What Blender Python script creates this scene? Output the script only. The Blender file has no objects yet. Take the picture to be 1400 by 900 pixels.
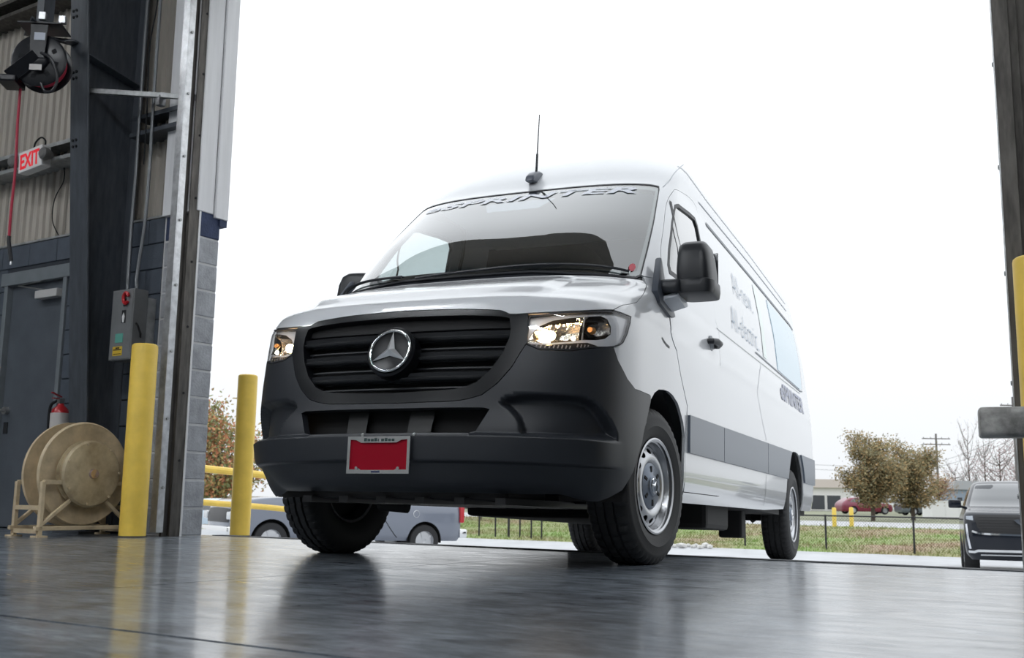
import bpy, bmesh, math, random
import numpy as np
from mathutils import Vector, Matrix, geometry
random.seed(7)
np.random.seed(7)
C = bpy.context.scene.collection
PI = math.pi

# ------------------------------------------------------------------ camera
CAM_F, CAM_PITCH, CAM_ROLL, CAM_H = 1456.996, 0.157509, 0.0144368, 0.311128
scene = bpy.context.scene
cam_data = bpy.data.cameras.new('camera')
cam_data.sensor_width = 36.0
cam_data.lens = CAM_F / 1400.0 * 36.0
cam_data.clip_start = 0.05
cam_data.clip_end = 900.0
cam_data.dof.use_dof = True
cam_data.dof.focus_distance = 5.3
cam_data.dof.aperture_fstop = 6.3
cam = bpy.data.objects.new('camera', cam_data)
C.objects.link(cam)
_c, _s = math.cos(CAM_PITCH), math.sin(CAM_PITCH)
_R, _U, _Fw = Vector((1, 0, 0)), Vector((0, -_s, _c)), Vector((0, _c, _s))
_cr, _sr = math.cos(CAM_ROLL), math.sin(CAM_ROLL)
_R2, _U2 = _R * _cr + _U * _sr, _U * _cr - _R * _sr
cam.matrix_world = Matrix(((_R2.x, _U2.x, -_Fw.x, 0), (_R2.y, _U2.y, -_Fw.y, 0), (_R2.z, _U2.z, -_Fw.z, CAM_H), (0, 0, 0, 1)))
scene.camera = cam

# ------------------------------------------------------------------ sky, exposure
scene.view_settings.view_transform = 'Standard'
scene.view_settings.look = 'None'
scene.view_settings.gamma = 1.0
scene.view_settings.use_curve_mapping = False
scene.view_settings.exposure = 0.0
world = bpy.data.worlds.new('overcast_sky')
scene.world = world
world.use_nodes = True
nt = world.node_tree
nt.nodes.clear()
wo = nt.nodes.new('ShaderNodeOutputWorld')
bg = nt.nodes.new('ShaderNodeBackground')
tc = nt.nodes.new('ShaderNodeTexCoord')
sp = nt.nodes.new('ShaderNodeSeparateXYZ')
mr = nt.nodes.new('ShaderNodeMapRange')
cr = nt.nodes.new('ShaderNodeMix'); cr.data_type = 'RGBA'
nz = nt.nodes.new('ShaderNodeTexNoise'); nz.inputs['Scale'].default_value = 2.2; nz.inputs['Detail'].default_value = 4
ml = nt.nodes.new('ShaderNodeMath'); ml.operation = 'MULTIPLY_ADD'
ml.inputs[1].default_value = 0.05; ml.inputs[2].default_value = 0.975
mm = nt.nodes.new('ShaderNodeMath'); mm.operation = 'MULTIPLY'
# overcast sky: dull at the horizon, brighter towards the zenith (1 + 2 sin h) / 3
mr.inputs['From Min'].default_value = 0.0; mr.inputs['From Max'].default_value = 1.0
mr.inputs['To Min'].default_value = 0.96; mr.inputs['To Max'].default_value = 2.05
cr.inputs[6].default_value = (0.94, 0.97, 1.0, 1); cr.inputs[7].default_value = (0.915, 0.96, 1.0, 1)
nt.links.new(tc.outputs['Generated'], sp.inputs[0])
nt.links.new(sp.outputs['Z'], mr.inputs['Value'])
nt.links.new(sp.outputs['Z'], cr.inputs[0])
nt.links.new(tc.outputs['Generated'], nz.inputs['Vector'])
nt.links.new(nz.outputs['Fac'], ml.inputs[0])
nt.links.new(mr.outputs['Result'], mm.inputs[0]); nt.links.new(ml.outputs[0], mm.inputs[1])
nt.links.new(cr.outputs[2], bg.inputs['Color'])
nt.links.new(mm.outputs[0], bg.inputs['Strength'])
nt.links.new(bg.outputs[0], wo.inputs[0])

# ------------------------------------------------------------------ materials
MATS = {}
def mat(name, col, rough=0.5, metal=0.0, var=0.0, vscale=8.0, bump=0.0, bscale=40.0, coat=0.0, spec=0.5,
        emit=None, estr=0.0, stretch=None, col2=None, rvar=0.0):
    if name in MATS: return MATS[name]
    m = bpy.data.materials.new(name); m.use_nodes = True
    t = m.node_tree; b = t.nodes['Principled BSDF']
    b.inputs['Base Color'].default_value = (*col, 1)
    b.inputs['Roughness'].default_value = rough
    b.inputs['Metallic'].default_value = metal
    b.inputs['Specular IOR Level'].default_value = spec
    b.inputs['Coat Weight'].default_value = coat
    b.inputs['Coat Roughness'].default_value = 0.03
    if emit:
        b.inputs['Emission Color'].default_value = (*emit, 1); b.inputs['Emission Strength'].default_value = estr
    if var or bump or rvar:
        tcn = t.nodes.new('ShaderNodeTexCoord')
        mp = t.nodes.new('ShaderNodeMapping')
        if stretch: mp.inputs['Scale'].default_value = stretch
        t.links.new(tcn.outputs['Object'], mp.inputs['Vector'])
        if var or rvar:
            n = t.nodes.new('ShaderNodeTexNoise'); n.inputs['Scale'].default_value = vscale
            n.inputs['Detail'].default_value = 6; n.inputs['Roughness'].default_value = 0.6
            t.links.new(mp.outputs[0], n.inputs['Vector'])
        if var:
            rp = t.nodes.new('ShaderNodeValToRGB')
            c2 = col2 if col2 else tuple(max(0, c * (1 - var)) for c in col)
            c1 = col if col2 else tuple(min(1, c * (1 + var)) for c in col)
            rp.color_ramp.elements[0].position = 0.32; rp.color_ramp.elements[1].position = 0.68
            rp.color_ramp.elements[0].color = (*c2, 1); rp.color_ramp.elements[1].color = (*c1, 1)
            t.links.new(n.outputs['Fac'], rp.inputs['Fac']); t.links.new(rp.outputs['Color'], b.inputs['Base Color'])
        if rvar:
            ma = t.nodes.new('ShaderNodeMath'); ma.operation = 'MULTIPLY_ADD'
            ma.inputs[1].default_value = rvar; ma.inputs[2].default_value = rough - rvar / 2
            t.links.new(n.outputs['Fac'], ma.inputs[0]); t.links.new(ma.outputs[0], b.inputs['Roughness'])
        if bump:
            n2 = t.nodes.new('ShaderNodeTexNoise'); n2.inputs['Scale'].default_value = bscale; n2.inputs['Detail'].default_value = 4
            t.links.new(mp.outputs[0], n2.inputs['Vector'])
            bp = t.nodes.new('ShaderNodeBump'); bp.inputs['Strength'].default_value = bump; bp.inputs['Distance'].default_value = 0.01
            t.links.new(n2.outputs['Fac'], bp.inputs['Height']); t.links.new(bp.outputs[0], b.inputs['Normal'])
    MATS[name] = m
    return m

def thin_glass(name, tint=(0.9, 0.95, 0.96), ior=1.5, rough=0.0, faces=2.0):
    if name in MATS: return MATS[name]
    m = bpy.data.materials.new(name); m.use_nodes = True
    t = m.node_tree; t.nodes.clear()
    o = t.nodes.new('ShaderNodeOutputMaterial'); mx = t.nodes.new('ShaderNodeMixShader')
    tr = t.nodes.new('ShaderNodeBsdfTransparent'); tr.inputs[0].default_value = (*tint, 1)
    gl = t.nodes.new('ShaderNodeBsdfGlossy'); gl.inputs['Roughness'].default_value = rough
    # Schlick reflectance, the same from both sides of the pane
    g = t.nodes.new('ShaderNodeNewGeometry'); dt = t.nodes.new('ShaderNodeVectorMath'); dt.operation = 'DOT_PRODUCT'
    t.links.new(g.outputs['Incoming'], dt.inputs[0]); t.links.new(g.outputs['Normal'], dt.inputs[1])
    ops = []
    for op, v1, v2 in (('ABSOLUTE', None, None), ('SUBTRACT', 1.0, None), ('POWER', None, 5.0), ('MULTIPLY_ADD', None, None), ('MULTIPLY', None, faces)):
        n = t.nodes.new('ShaderNodeMath'); n.operation = op; n.use_clamp = op == 'MULTIPLY'
        if v1 is not None: n.inputs[0].default_value = v1
        if v2 is not None: n.inputs[1].default_value = v2
        ops.append(n)
    r0 = ((ior - 1) / (ior + 1)) ** 2
    ops[3].inputs[1].default_value = 1 - r0; ops[3].inputs[2].default_value = r0
    t.links.new(dt.outputs['Value'], ops[0].inputs[0]); t.links.new(ops[0].outputs[0], ops[1].inputs[1]); t.links.new(ops[1].outputs[0], ops[2].inputs[0])
    t.links.new(ops[2].outputs[0], ops[3].inputs[0]); t.links.new(ops[3].outputs[0], ops[4].inputs[0]); t.links.new(ops[4].outputs[0], mx.inputs[0])
    t.links.new(tr.outputs[0], mx.inputs[1]); t.links.new(gl.outputs[0], mx.inputs[2])
    t.links.new(mx.outputs[0], o.inputs[0])
    MATS[name] = m
    return m

# ------------------------------------------------------------------ mesh helpers
def link_mesh(name, me, parent=None, mat_=None, mw=None):
    o = bpy.data.objects.new(name, me); C.objects.link(o)
    if mat_: me.materials.append(mat_)
    if parent is not None: o.parent = parent
    if mw is not None: o.matrix_local = mw
    return o
def empty(name, loc=(0, 0, 0), rz=0.0, parent=None, mw=None):
    o = bpy.data.objects.new(name, None); C.objects.link(o); o.empty_display_size = 0.1
    if mw is not None: o.matrix_world = mw
    else: o.location = loc; o.rotation_euler = (0, 0, rz)
    if parent is not None: o.parent = parent
    return o
def tag(o, label=None, cat=None, group=None, kind=None):
    if label: o['label'] = label
    if cat: o['category'] = cat
    if group: o['group'] = group
    if kind: o['kind'] = kind
    return o

class MB:
    def __init__(s): s.v = []; s.f = []
    def add(s, vs, fs):
        k = len(s.v); s.v += [tuple(p) for p in vs]; s.f += [tuple(i + k for i in f) for f in fs]; return s
    def box(s, x0, x1, y0, y1, z0, z1, M=None):
        vs = [(x, y, z) for x in (x0, x1) for y in (y0, y1) for z in (z0, z1)]
        if M is not None: vs = [M @ Vector(p) for p in vs]
        return s.add(vs, [(0, 1, 3, 2), (4, 6, 7, 5), (0, 4, 5, 1), (2, 3, 7, 6), (0, 2, 6, 4), (1, 5, 7, 3)])
    def bar(s, p, q, w, h, up=(0, 0, 1)):
        p, q = Vector(p), Vector(q); d = (q - p).normalized(); u = Vector(up)
        a = d.cross(u)
        if a.length < 1e-4: a = d.cross(Vector((1, 0, 0)))
        a.normalize(); b = a.cross(d)
        vs = [e + a * i * w / 2 + b * j * h / 2 for e in (p, q) for i, j in ((-1, -1), (1, -1), (1, 1), (-1, 1))]
        return s.add(vs, [(0, 1, 2, 3), (7, 6, 5, 4), (0, 4, 5, 1), (1, 5, 6, 2), (2, 6, 7, 3), (3, 7, 4, 0)])
    def cyl(s, p, q, r0, r1=None, seg=16, caps=True):
        r1 = r0 if r1 is None else r1
        p, q = Vector(p), Vector(q); d = (q - p).normalized()
        a = d.orthogonal().normalized(); b = d.cross(a)
        vs = []
        for e, r in ((p, r0), (q, r1)):
            vs += [e + (a * math.cos(2 * PI * i / seg) + b * math.sin(2 * PI * i / seg)) * r for i in range(seg)]
        fs = [(i, (i + 1) % seg, seg + (i + 1) % seg, seg + i) for i in range(seg)]
        if caps: fs += [tuple(reversed(range(seg))), tuple(range(seg, 2 * seg))]
        return s.add(vs, fs)
    def tube(s, pts, r, seg=8, caps=True):
        P = [Vector(p) for p in pts]; n = len(P); vs = []; prev = None
        for i in range(n):
            d = (P[min(i + 1, n - 1)] - P[max(i - 1, 0)]).normalized()
            if prev is None: a = d.orthogonal().normalized()
            else:
                a = prev - d * prev.dot(d)
                a = a.normalized() if a.length > 1e-5 else d.orthogonal().normalized()
            prev = a; b = d.cross(a); rr = r[i] if isinstance(r, (list, tuple)) else r
            vs += [P[i] + (a * math.cos(2 * PI * k / seg) + b * math.sin(2 * PI * k / seg)) * rr for k in range(seg)]
        fs = [(i * seg + k, i * seg + (k + 1) % seg, (i + 1) * seg + (k + 1) % seg, (i + 1) * seg + k) for i in range(n - 1) for k in range(seg)]
        if caps: fs += [tuple(reversed(range(seg))), tuple(range((n - 1) * seg, n * seg))]
        return s.add(vs, fs)
    def lathe(s, prof, seg=32, M=None, closed=False, rad=None):
        # prof: (r, h); axis = local Y
        vs = []
        for j, (r, h) in enumerate(prof):
            for i in range(seg):
                rr = r if rad is None else rad(j, i, r)
                a = 2 * PI * i / seg; p = Vector((rr * math.cos(a), h, rr * math.sin(a)))
                vs.append(M @ p if M is not None else p)
        n = len(prof); fs = []
        for j in range(n if closed else n - 1):
            j2 = (j + 1) % n
            for i in range(seg):
                i2 = (i + 1) % seg; fs.append((j * seg + i, j * seg + i2, j2 * seg + i2, j2 * seg + i))
        return s.add(vs, fs)
    def prism(s, poly, f0, f1):
        # poly of 2-D points, f0/f1 map (u, v) to the two end faces
        n = len(poly); vs = [f0(*p) for p in poly] + [f1(*p) for p in poly]
        fs = [tuple(range(n)), tuple(reversed(range(n, 2 * n)))] + [(i, (i + 1) % n, n + (i + 1) % n, n + i) for i in range(n)]
        return s.add(vs, fs)
    def build(s, name, m=None, parent=None, smooth=35, bevel=0.0, segs=2, fix=True):
        me = bpy.data.meshes.new(name)
        me.from_pydata([tuple(p) for p in s.v], [], s.f)
        bm = bmesh.new(); bm.from_mesh(me)
        if fix: bmesh.ops.recalc_face_normals(bm, faces=bm.faces)
        if bevel:
            ed = [e for e in bm.edges if len(e.link_faces) == 2 and e.calc_face_angle(0) > 0.6]
            bmesh.ops.bevel(bm, geom=ed, offset=bevel, segments=segs, affect='EDGES', profile=0.6)
        bm.to_mesh(me); bm.free()
        if smooth:
            for p in me.polygons: p.use_smooth = True
            me.set_sharp_from_angle(angle=math.radians(smooth))
        return link_mesh(name, me, parent, m)

def copy_tree(o, parent=None):
    c = o.copy(); C.objects.link(c)
    if parent is not None: c.parent = parent
    for ch in list(o.children): copy_tree(ch, c)
    return c
def catmull(pts, n=8, closed=False):
    P = [np.array(p, float) for p in pts]; out = []; N = len(P)
    for i in range(N if closed else N - 1):
        g = lambda k: P[k % N] if closed else P[min(max(k, 0), N - 1)]
        a, b, c, d = g(i - 1), g(i), g(i + 1), g(i + 2)
        for k in range(n):
            t = k / n
            out.append(tuple(0.5 * ((2 * b) + (-a + c) * t + (2 * a - 5 * b + 4 * c - d) * t * t + (-a + 3 * b - 3 * c + d) * t ** 3)))
    if not closed: out.append(tuple(P[-1]))
    return out
def text_mesh(body, size=1.0, extrude=0.0, spacing=1.0, bold=0.0, shear=0.0, fine=0.0):
    cu = bpy.data.curves.new('lettering', 'FONT'); cu.body = body; cu.size = size; cu.extrude = extrude
    cu.align_x = 'LEFT'; cu.align_y = 'BOTTOM_BASELINE'; cu.space_character = spacing; cu.offset = bold; cu.shear = shear
    cu.resolution_u = 4
    o = bpy.data.objects.new('lettering', cu); C.objects.link(o)
    dg = bpy.context.evaluated_depsgraph_get()
    me = bpy.data.meshes.new_from_object(o.evaluated_get(dg))
    bpy.data.objects.remove(o); bpy.data.curves.remove(cu)
    if fine:        # extra vertices so that the letters can follow a curved panel
        bm = bmesh.new(); bm.from_mesh(me); bmesh.ops.triangulate(bm, faces=bm.faces)
        for _ in range(5):
            ed = [e for e in bm.edges if e.calc_length() > fine]
            if not ed: break
            bmesh.ops.subdivide_edges(bm, edges=ed, cuts=1); bmesh.ops.triangulate(bm, faces=bm.faces)
        bm.to_mesh(me); bm.free()
    return me

# ------------------------------------------------------------------ frame of the building wall
WTH = math.radians(33.0)
WP = Vector((-2.30, 8.13, 0)); WW = Vector((math.cos(WTH), -math.sin(WTH), 0)); WN = Vector((-math.sin(WTH), -math.cos(WTH), 0))
def WL(a, b, z=0.0): return WP + WW * a + WN * b + Vector((0, 0, z))   # a along the wall, b indoors, outer face at b = 0
WRZ = -WTH       # local x runs along the wall, local y runs outdoors
def ground_z(t, a=0.0):    # paving outside, t = distance out from the wall's outer face, falling away a little towards the reel side
    dip = -0.16 * min(1, max(0, (-a - 1) / 6)) * min(1, max(0, (t - 5) / 6)) * min(1, max(0, (27.5 - t) / 6))
    return dip + float(np.interp(t, [0.1, 4, 13, 18, 28], [0, -0.206, -1.0, -1.05, -1.2]))
def tdist(x, y): return -(x - WP.x) * WN.x - (y - WP.y) * WN.y
def adist(x, y): return (x - WP.x) * WW.x + (y - WP.y) * WW.y
def gz(x, y): return ground_z(tdist(x, y), adist(x, y))
def seat(o, xf, xr):     # stand a vehicle (nose along local +x) on the sloping paving by its two axles
    rz = o.rotation_euler.z; d = Vector((math.cos(rz), math.sin(rz), 0)); pf, pr = o.location + d * xf, o.location + d * xr
    zf, zr = gz(pf.x, pf.y), gz(pr.x, pr.y); k = (zf - zr) / (xf - xr)
    o.location.z = zf - k * xf; o.rotation_euler.y = -math.atan(k)
def ray(px, py):
    x, y = px - 700.0, py - 450.0
    a = _cr * x + _sr * y; b = -_sr * x + _cr * y
    return Vector((a / CAM_F, _c + _s * b / CAM_F, _s - _c * b / CAM_F))
def at_depth(px, py, D):   # a photo pixel at a known distance D from the camera, along +Y
    r = ray(px, py); return Vector((0, 0, CAM_H)) + r * (D / r.y)

# ================================================================== SETTING: building shell
M_floor = bpy.data.materials.new('polished_concrete'); M_floor.use_nodes = True
def _floor_nodes(m):
    t = m.node_tree; b = t.nodes['Principled BSDF']; N = t.nodes.new; Lk = t.links.new
    tcn = N('ShaderNodeTexCoord')
    n1 = N('ShaderNodeTexNoise'); n1.inputs['Scale'].default_value = 0.9; n1.inputs['Detail'].default_value = 8; n1.inputs['Roughness'].default_value = 0.62
    n2 = N('ShaderNodeTexNoise'); n2.inputs['Scale'].default_value = 5.5; n2.inputs['Detail'].default_value = 8; n2.inputs['Roughness'].default_value = 0.7; n2.inputs['Distortion'].default_value = 0.6
    mp = N('ShaderNodeMapping'); mp.inputs['Rotation'].default_value = (0, 0, 1.1); mp.inputs['Scale'].default_value = (1.2, 4.0, 1)
    n3 = N('ShaderNodeTexNoise'); n3.inputs['Scale'].default_value = 4.5; n3.inputs['Detail'].default_value = 9; n3.inputs['Roughness'].default_value = 0.75; n3.inputs['Distortion'].default_value = 1.2
    for n in (n1, n2): Lk(tcn.outputs['Object'], n.inputs['Vector'])
    Lk(tcn.outputs['Object'], mp.inputs['Vector']); Lk(mp.outputs[0], n3.inputs['Vector'])
    r1 = N('ShaderNodeValToRGB'); r1.color_ramp.elements[0].position = 0.3; r1.color_ramp.elements[1].position = 0.72
    r1.color_ramp.elements[0].color = (0.15, 0.18, 0.22, 1); r1.color_ramp.elements[1].color = (0.40, 0.455, 0.515, 1)
    r2 = N('ShaderNodeValToRGB'); r2.color_ramp.elements[0].position = 0.35; r2.color_ramp.elements[1].position = 0.65
    r2.color_ramp.elements[0].color = (0.30, 0.30, 0.31, 1); r2.color_ramp.elements[1].color = (1, 1, 1, 1)
    r3 = N('ShaderNodeValToRGB'); r3.color_ramp.elements[0].position = 0.36; r3.color_ramp.elements[1].position = 0.6
    r3.color_ramp.elements[0].color = (0.36, 0.36, 0.37, 1); r3.color_ramp.elements[1].color = (1, 1, 1, 1)
    mx = N('ShaderNodeMix'); mx.data_type = 'RGBA'; mx.blend_type = 'MULTIPLY'; mx.inputs[0].default_value = 0.8
    mx2 = N('ShaderNodeMix'); mx2.data_type = 'RGBA'; mx2.blend_type = 'MULTIPLY'; mx2.inputs[0].default_value = 0.8
    Lk(n1.outputs['Fac'], r1.inputs[0]); Lk(n2.outputs['Fac'], r2.inputs[0]); Lk(n3.outputs['Fac'], r3.inputs[0])
    Lk(r1.outputs[0], mx.inputs[6]); Lk(r2.outputs[0], mx.inputs[7]); Lk(mx.outputs[2], mx2.inputs[6]); Lk(r3.outputs[0], mx2.inputs[7])
    Lk(mx2.outputs[2], b.inputs['Base Color'])
    ad = N('ShaderNodeMath'); ad.operation = 'MULTIPLY_ADD'; ad.inputs[1].default_value = 0.16; ad.inputs[2].default_value = 0.0
    Lk(n2.outputs['Fac'], ad.inputs[0])
    ad2 = N('ShaderNodeMath'); ad2.operation = 'MULTIPLY_ADD'; ad2.inputs[1].default_value = 0.13
    Lk(n3.outputs['Fac'], ad2.inputs[0]); Lk(ad.outputs[0], ad2.inputs[2]); Lk(ad2.outputs[0], b.inputs['Coat Roughness']); cw = N('ShaderNodeMapRange'); cw.inputs['From Min'].default_value = 0.36; cw.inputs['From Max'].default_value = 0.62; cw.inputs['To Min'].default_value = 0.38; cw.inputs['To Max'].default_value = 0.95
    n5 = N('ShaderNodeTexNoise'); n5.inputs['Scale'].default_value = 2.6; n5.inputs['Detail'].default_value = 9; n5.inputs['Roughness'].default_value = 0.72; n5.inputs['Distortion'].default_value = 1.0
    Lk(mp.outputs[0], n5.inputs['Vector']); Lk(n5.outputs['Fac'], cw.inputs['Value']); Lk(cw.outputs[0], b.inputs['Coat Weight']); b.inputs['Coat IOR'].default_value = 1.62; b.inputs['Roughness'].default_value = 0.34
    bp = N('ShaderNodeBump'); bp.inputs['Strength'].default_value = 0.03; bp.inputs['Distance'].default_value = 0.004
    n4 = N('ShaderNodeTexNoise'); n4.inputs['Scale'].default_value = 14; n4.inputs['Detail'].default_value = 5
    Lk(tcn.outputs['Object'], n4.inputs['Vector']); Lk(n4.outputs['Fac'], bp.inputs['Height']); Lk(bp.outputs[0], b.inputs['Normal'])
_floor_nodes(M_floor)
M_dark = mat('joint_black', (0.012, 0.013, 0.015), 0.9)
M_block_in = mat('painted_block', (0.070, 0.085, 0.108), 0.62, var=0.18, vscale=5, bump=0.25, bscale=90)
M_block_out = mat('split_block', (0.36, 0.37, 0.39), 0.85, var=0.22, vscale=9, bump=0.6, bscale=55)
M_block_blue = mat('blue_block', (0.035, 0.05, 0.105), 0.8, var=0.2, vscale=9, bump=0.5, bscale=55)
M_mortar = mat('mortar', (0.55, 0.55, 0.55), 0.9, var=0.1)
M_mortar_in = mat('mortar_painted', (0.03, 0.036, 0.046), 0.8)
M_siding = mat('siding_liner', (0.43, 0.395, 0.345), 0.5, var=0.12, vscale=3, stretch=(6, 6, 0.6))
M_flash = mat('white_flashing', (0.74, 0.74, 0.75), 0.45, var=0.06, vscale=3, stretch=(8, 8, 0.5))
M_steel_navy = mat('navy_steel', (0.060, 0.068, 0.080), 0.42, var=0.25, vscale=6, stretch=(4, 4, 0.8), rvar=0.2)
M_flange = mat('column_flange_paint', (0.135, 0.14, 0.15), 0.40, var=0.2, vscale=5, stretch=(6, 6, 0.8), rvar=0.15)
M_zinc = mat('galvanised', (0.58, 0.59, 0.60), 0.36, metal=0.85, var=0.2, vscale=18, rvar=0.2)
M_zinc_dull = mat('galvanised_dull', (0.42, 0.43, 0.43), 0.45, metal=0.6, var=0.25, vscale=14)
M_chan = mat('stained_channel', (0.10, 0.092, 0.083), 0.55, metal=0.5, var=0.4, vscale=7, stretch=(4, 4, 0.7))
M_ceil = mat('ceiling_sheet', (0.30, 0.31, 0.32), 0.7, var=0.05)
M_wall_int = mat('interior_sheet', (0.34, 0.34, 0.33), 0.6, var=0.08)

H_OPEN, A_R, H_ROOM = 4.40, 5.65, 6.6
IN = 0.20                                   # inner face of the wall

floor = empty('floor', WL(0, 0, 0), WRZ); tag(floor, 'polished grey concrete floor of the service bay', kind='structure')
SA, SBB = [-13, -2.70, 3.30, 9.30, 17], [-0.1, 3.935, 9.6, 13]     # saw-cut joints of the slab
for i in range(4):
    for j in range(3):
        g = 0.011 if j < 2 else 0.0
        MB().box(SA[i] + .004, SA[i + 1] - .004, -SBB[j + 1] + (0.010 if j < 2 else 0), -SBB[j] - (0.010 if j else 0), -0.25, 0.0).build('slab', M_floor, floor, smooth=0)
MB().box(-13, 17, -13, 0.09, -0.4, -0.05).build('sub_base', M_dark, floor, smooth=0)

wall = empty('wall_front', WL(0, 0, 0), WRZ); tag(wall, 'block and metal sided front wall around the open bay door', kind='structure')
CH = 0.2058; NC = 12                          # block courses, top at 2.47 m
D0, D1, DH = -2.50, -1.60, 2.16              # man-door opening
# mortar core
core = MB()
core.box(-13, D0, -IN + 0.012, -0.012, 0, NC * CH).box(D1, -0.41, -IN + 0.012, -0.012, 0, NC * CH).box(D0, D1, -IN + 0.012, -0.012, DH, NC * CH)
core.build('mortar_bed', M_mortar_in, wall, smooth=0)
MB().box(-0.41, -0.006, -IN + 0.006, -0.006, 0, NC * CH).build('mortar_bed', M_mortar, wall, smooth=0)
# painted blocks indoors
for k in range(NC):
    z0, z1 = k * CH + 0.004, (k + 1) * CH - 0.004
    a = -3.6 + (0.2 if k % 2 else 0.0)
    while a < -0.41:
        segs = [(a + 0.004, min(a + 0.4, -0.41) - 0.004)]
        if z0 < DH - 0.02:
            out = []
            for s0, s1 in segs:
                if s1 <= D0 or s0 >= D1: out.append((s0, s1))
                else:
                    if s0 < D0 - 0.03: out.append((s0, D0))
                    if s1 > D1 + 0.03: out.append((D1, s1))
            segs = out
        for s0, s1 in segs:
            if s1 - s0 > 0.03:
                MB().box(s0, s1, -IN, -0.015, z0, z1).build('block', M_block_in, wall, smooth=0, bevel=0.004, segs=1)
        a += 0.4
# grey split-face jamb blocks, the top course navy
for k in range(NC):
    z0, z1 = k * CH + 0.005, (k + 1) * CH - 0.005
    for s0, s1 in (((-0.395, -0.0),) if k % 2 else ((-0.2, -0.0), (-0.395, -0.208))):
        MB().box(s0, s1 + random.uniform(-.002, .003), -IN, 0.0, z0, z1).build('block', M_block_blue if k == NC - 1 else M_block_out, wall, smooth=0, bevel=0.007, segs=1)
# ribbed metal liner above the blocks: one panel per sheet
def siding_panel(a0, a1, z0, z1, parent, m=M_siding, y=-0.10, deep=0.022, pitch=0.10):
    mb = MB(); prof = []
    n = max(1, int(round((a1 - a0 - 0.006) / pitch)))
    p = (a1 - a0 - 0.006) / n
    for i in range(n):
        x = a0 + i * p
        prof += [(x, 0), (x + p * .58, 0), (x + p * .68, -deep), (x + p * .90, -deep)]
    prof.append((a1 - 0.006, 0))
    vs = [(x, y + d, z) for z in (z0, z1) for x, d in prof]; k = len(prof)
    mb.add(vs, [(i, i + 1, k + i + 1, k + i) for i in range(k - 1)])
    return mb.build('siding_panel', m, parent, smooth=0, fix=False)
# right-hand part of the wall, beyond the far jamb
MB().box(A_R + .006, 17, -IN + .012, -0.006, 0, NC * CH).build('mortar_bed', M_mortar_in, wall, smooth=0)
for k in range(NC):
    a = A_R - (0.2 if k % 2 else 0.0)
    while a < 9.6:
        s0 = max(a, A_R) + .004
        MB().box(s0, a + .396, -IN, 0.0, k * CH + .004, (k + 1) * CH - .004).build('block', M_block_in, wall, smooth=0, bevel=0.004, segs=1); a += .4
MB().box(9.6, 17, -IN, 0.0, 0, NC * CH).build('block_wall', M_block_in, wall, smooth=0)
for i in range(5): siding_panel(A_R + i * 0.9, A_R + .9 + i * 0.9, NC * CH, H_ROOM, wall)
MB().box(A_R, 17, -.08, 0.02, NC * CH, H_ROOM).build('siding', M_siding, wall, smooth=0)
for i in range(6):
    siding_panel(-5.45 + i * 0.9, -4.55 + i * 0.9, NC * CH, H_ROOM, wall)
MB().box(-13, -0.05, -0.08, 0.0, NC * CH + 0.02, H_ROOM).build('outer_siding', M_flash, wall, smooth=0)
MB().box(-13, -5.45, -0.12, -0.08, NC * CH, H_ROOM).build('siding', M_siding, wall, smooth=0)
MB().box(-0.41, 17, -0.16, 0.02, H_OPEN, H_ROOM).build('header', M_siding, wall, smooth=0)
MB().box(-13, -0.40, -IN - 0.006, -0.08, NC * CH, NC * CH + 0.018).build('sill_angle', M_zinc_dull, wall, smooth=0)
# white flashing on the jamb above the blocks: two folded faces with a groove
fl = MB()
fl.box(-0.40, 0.012, -0.24, -0.082, NC * CH - 0.01, H_OPEN + .1)
fl.build('jamb_flashing', M_flash, wall, smooth=0, bevel=0.004, segs=1)
MB().box(-0.40, 0.028, -0.074, 0.055, NC * CH - 0.035, H_OPEN + .1).build('jamb_flashing', M_flash, wall, smooth=0, bevel=0.004, segs=1)
MB().box(-0.36, 0.004, -0.085, -0.07, NC * CH, H_OPEN + .1).build('jamb_groove', M_zinc_dull, wall, smooth=0)
MB().box(-0.3, 0.02, -0.02, 0.05, NC * CH - 0.09, NC * CH - 0.036).build('drip_edge', M_block_blue, wall, smooth=0)

# far walls and roof that close the bay behind the camera
for nm, bx_ in (('wall_left', (-13.2, -13, -13, 0, 0, H_ROOM)), ('wall_right', (17, 17.2, -13, 0, 0, H_ROOM)), ('wall_back', (-13, 17, -13.2, -13, 0, H_ROOM))):
    o = MB().box(*bx_).build(nm, M_wall_int, None, smooth=0); o.location = WL(0, 0, 0); o.rotation_euler = (0, 0, WRZ)
    tag(o, {'wall_left': 'sheet metal wall closing the bay on the reel side', 'wall_right': 'sheet metal wall closing the bay on the far jamb side',
            'wall_back': 'sheet metal wall at the back of the bay'}[nm], kind='structure')
o = MB().box(-13.2, 17.2, -13.2, 0.3, H_ROOM, H_ROOM + 0.2).build('ceiling', M_ceil, None, smooth=0)
o.location = WL(0, 0, 0); o.rotation_euler = (0, 0, WRZ); tag(o, 'dark sheet metal ceiling of the bay', kind='structure')

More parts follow.
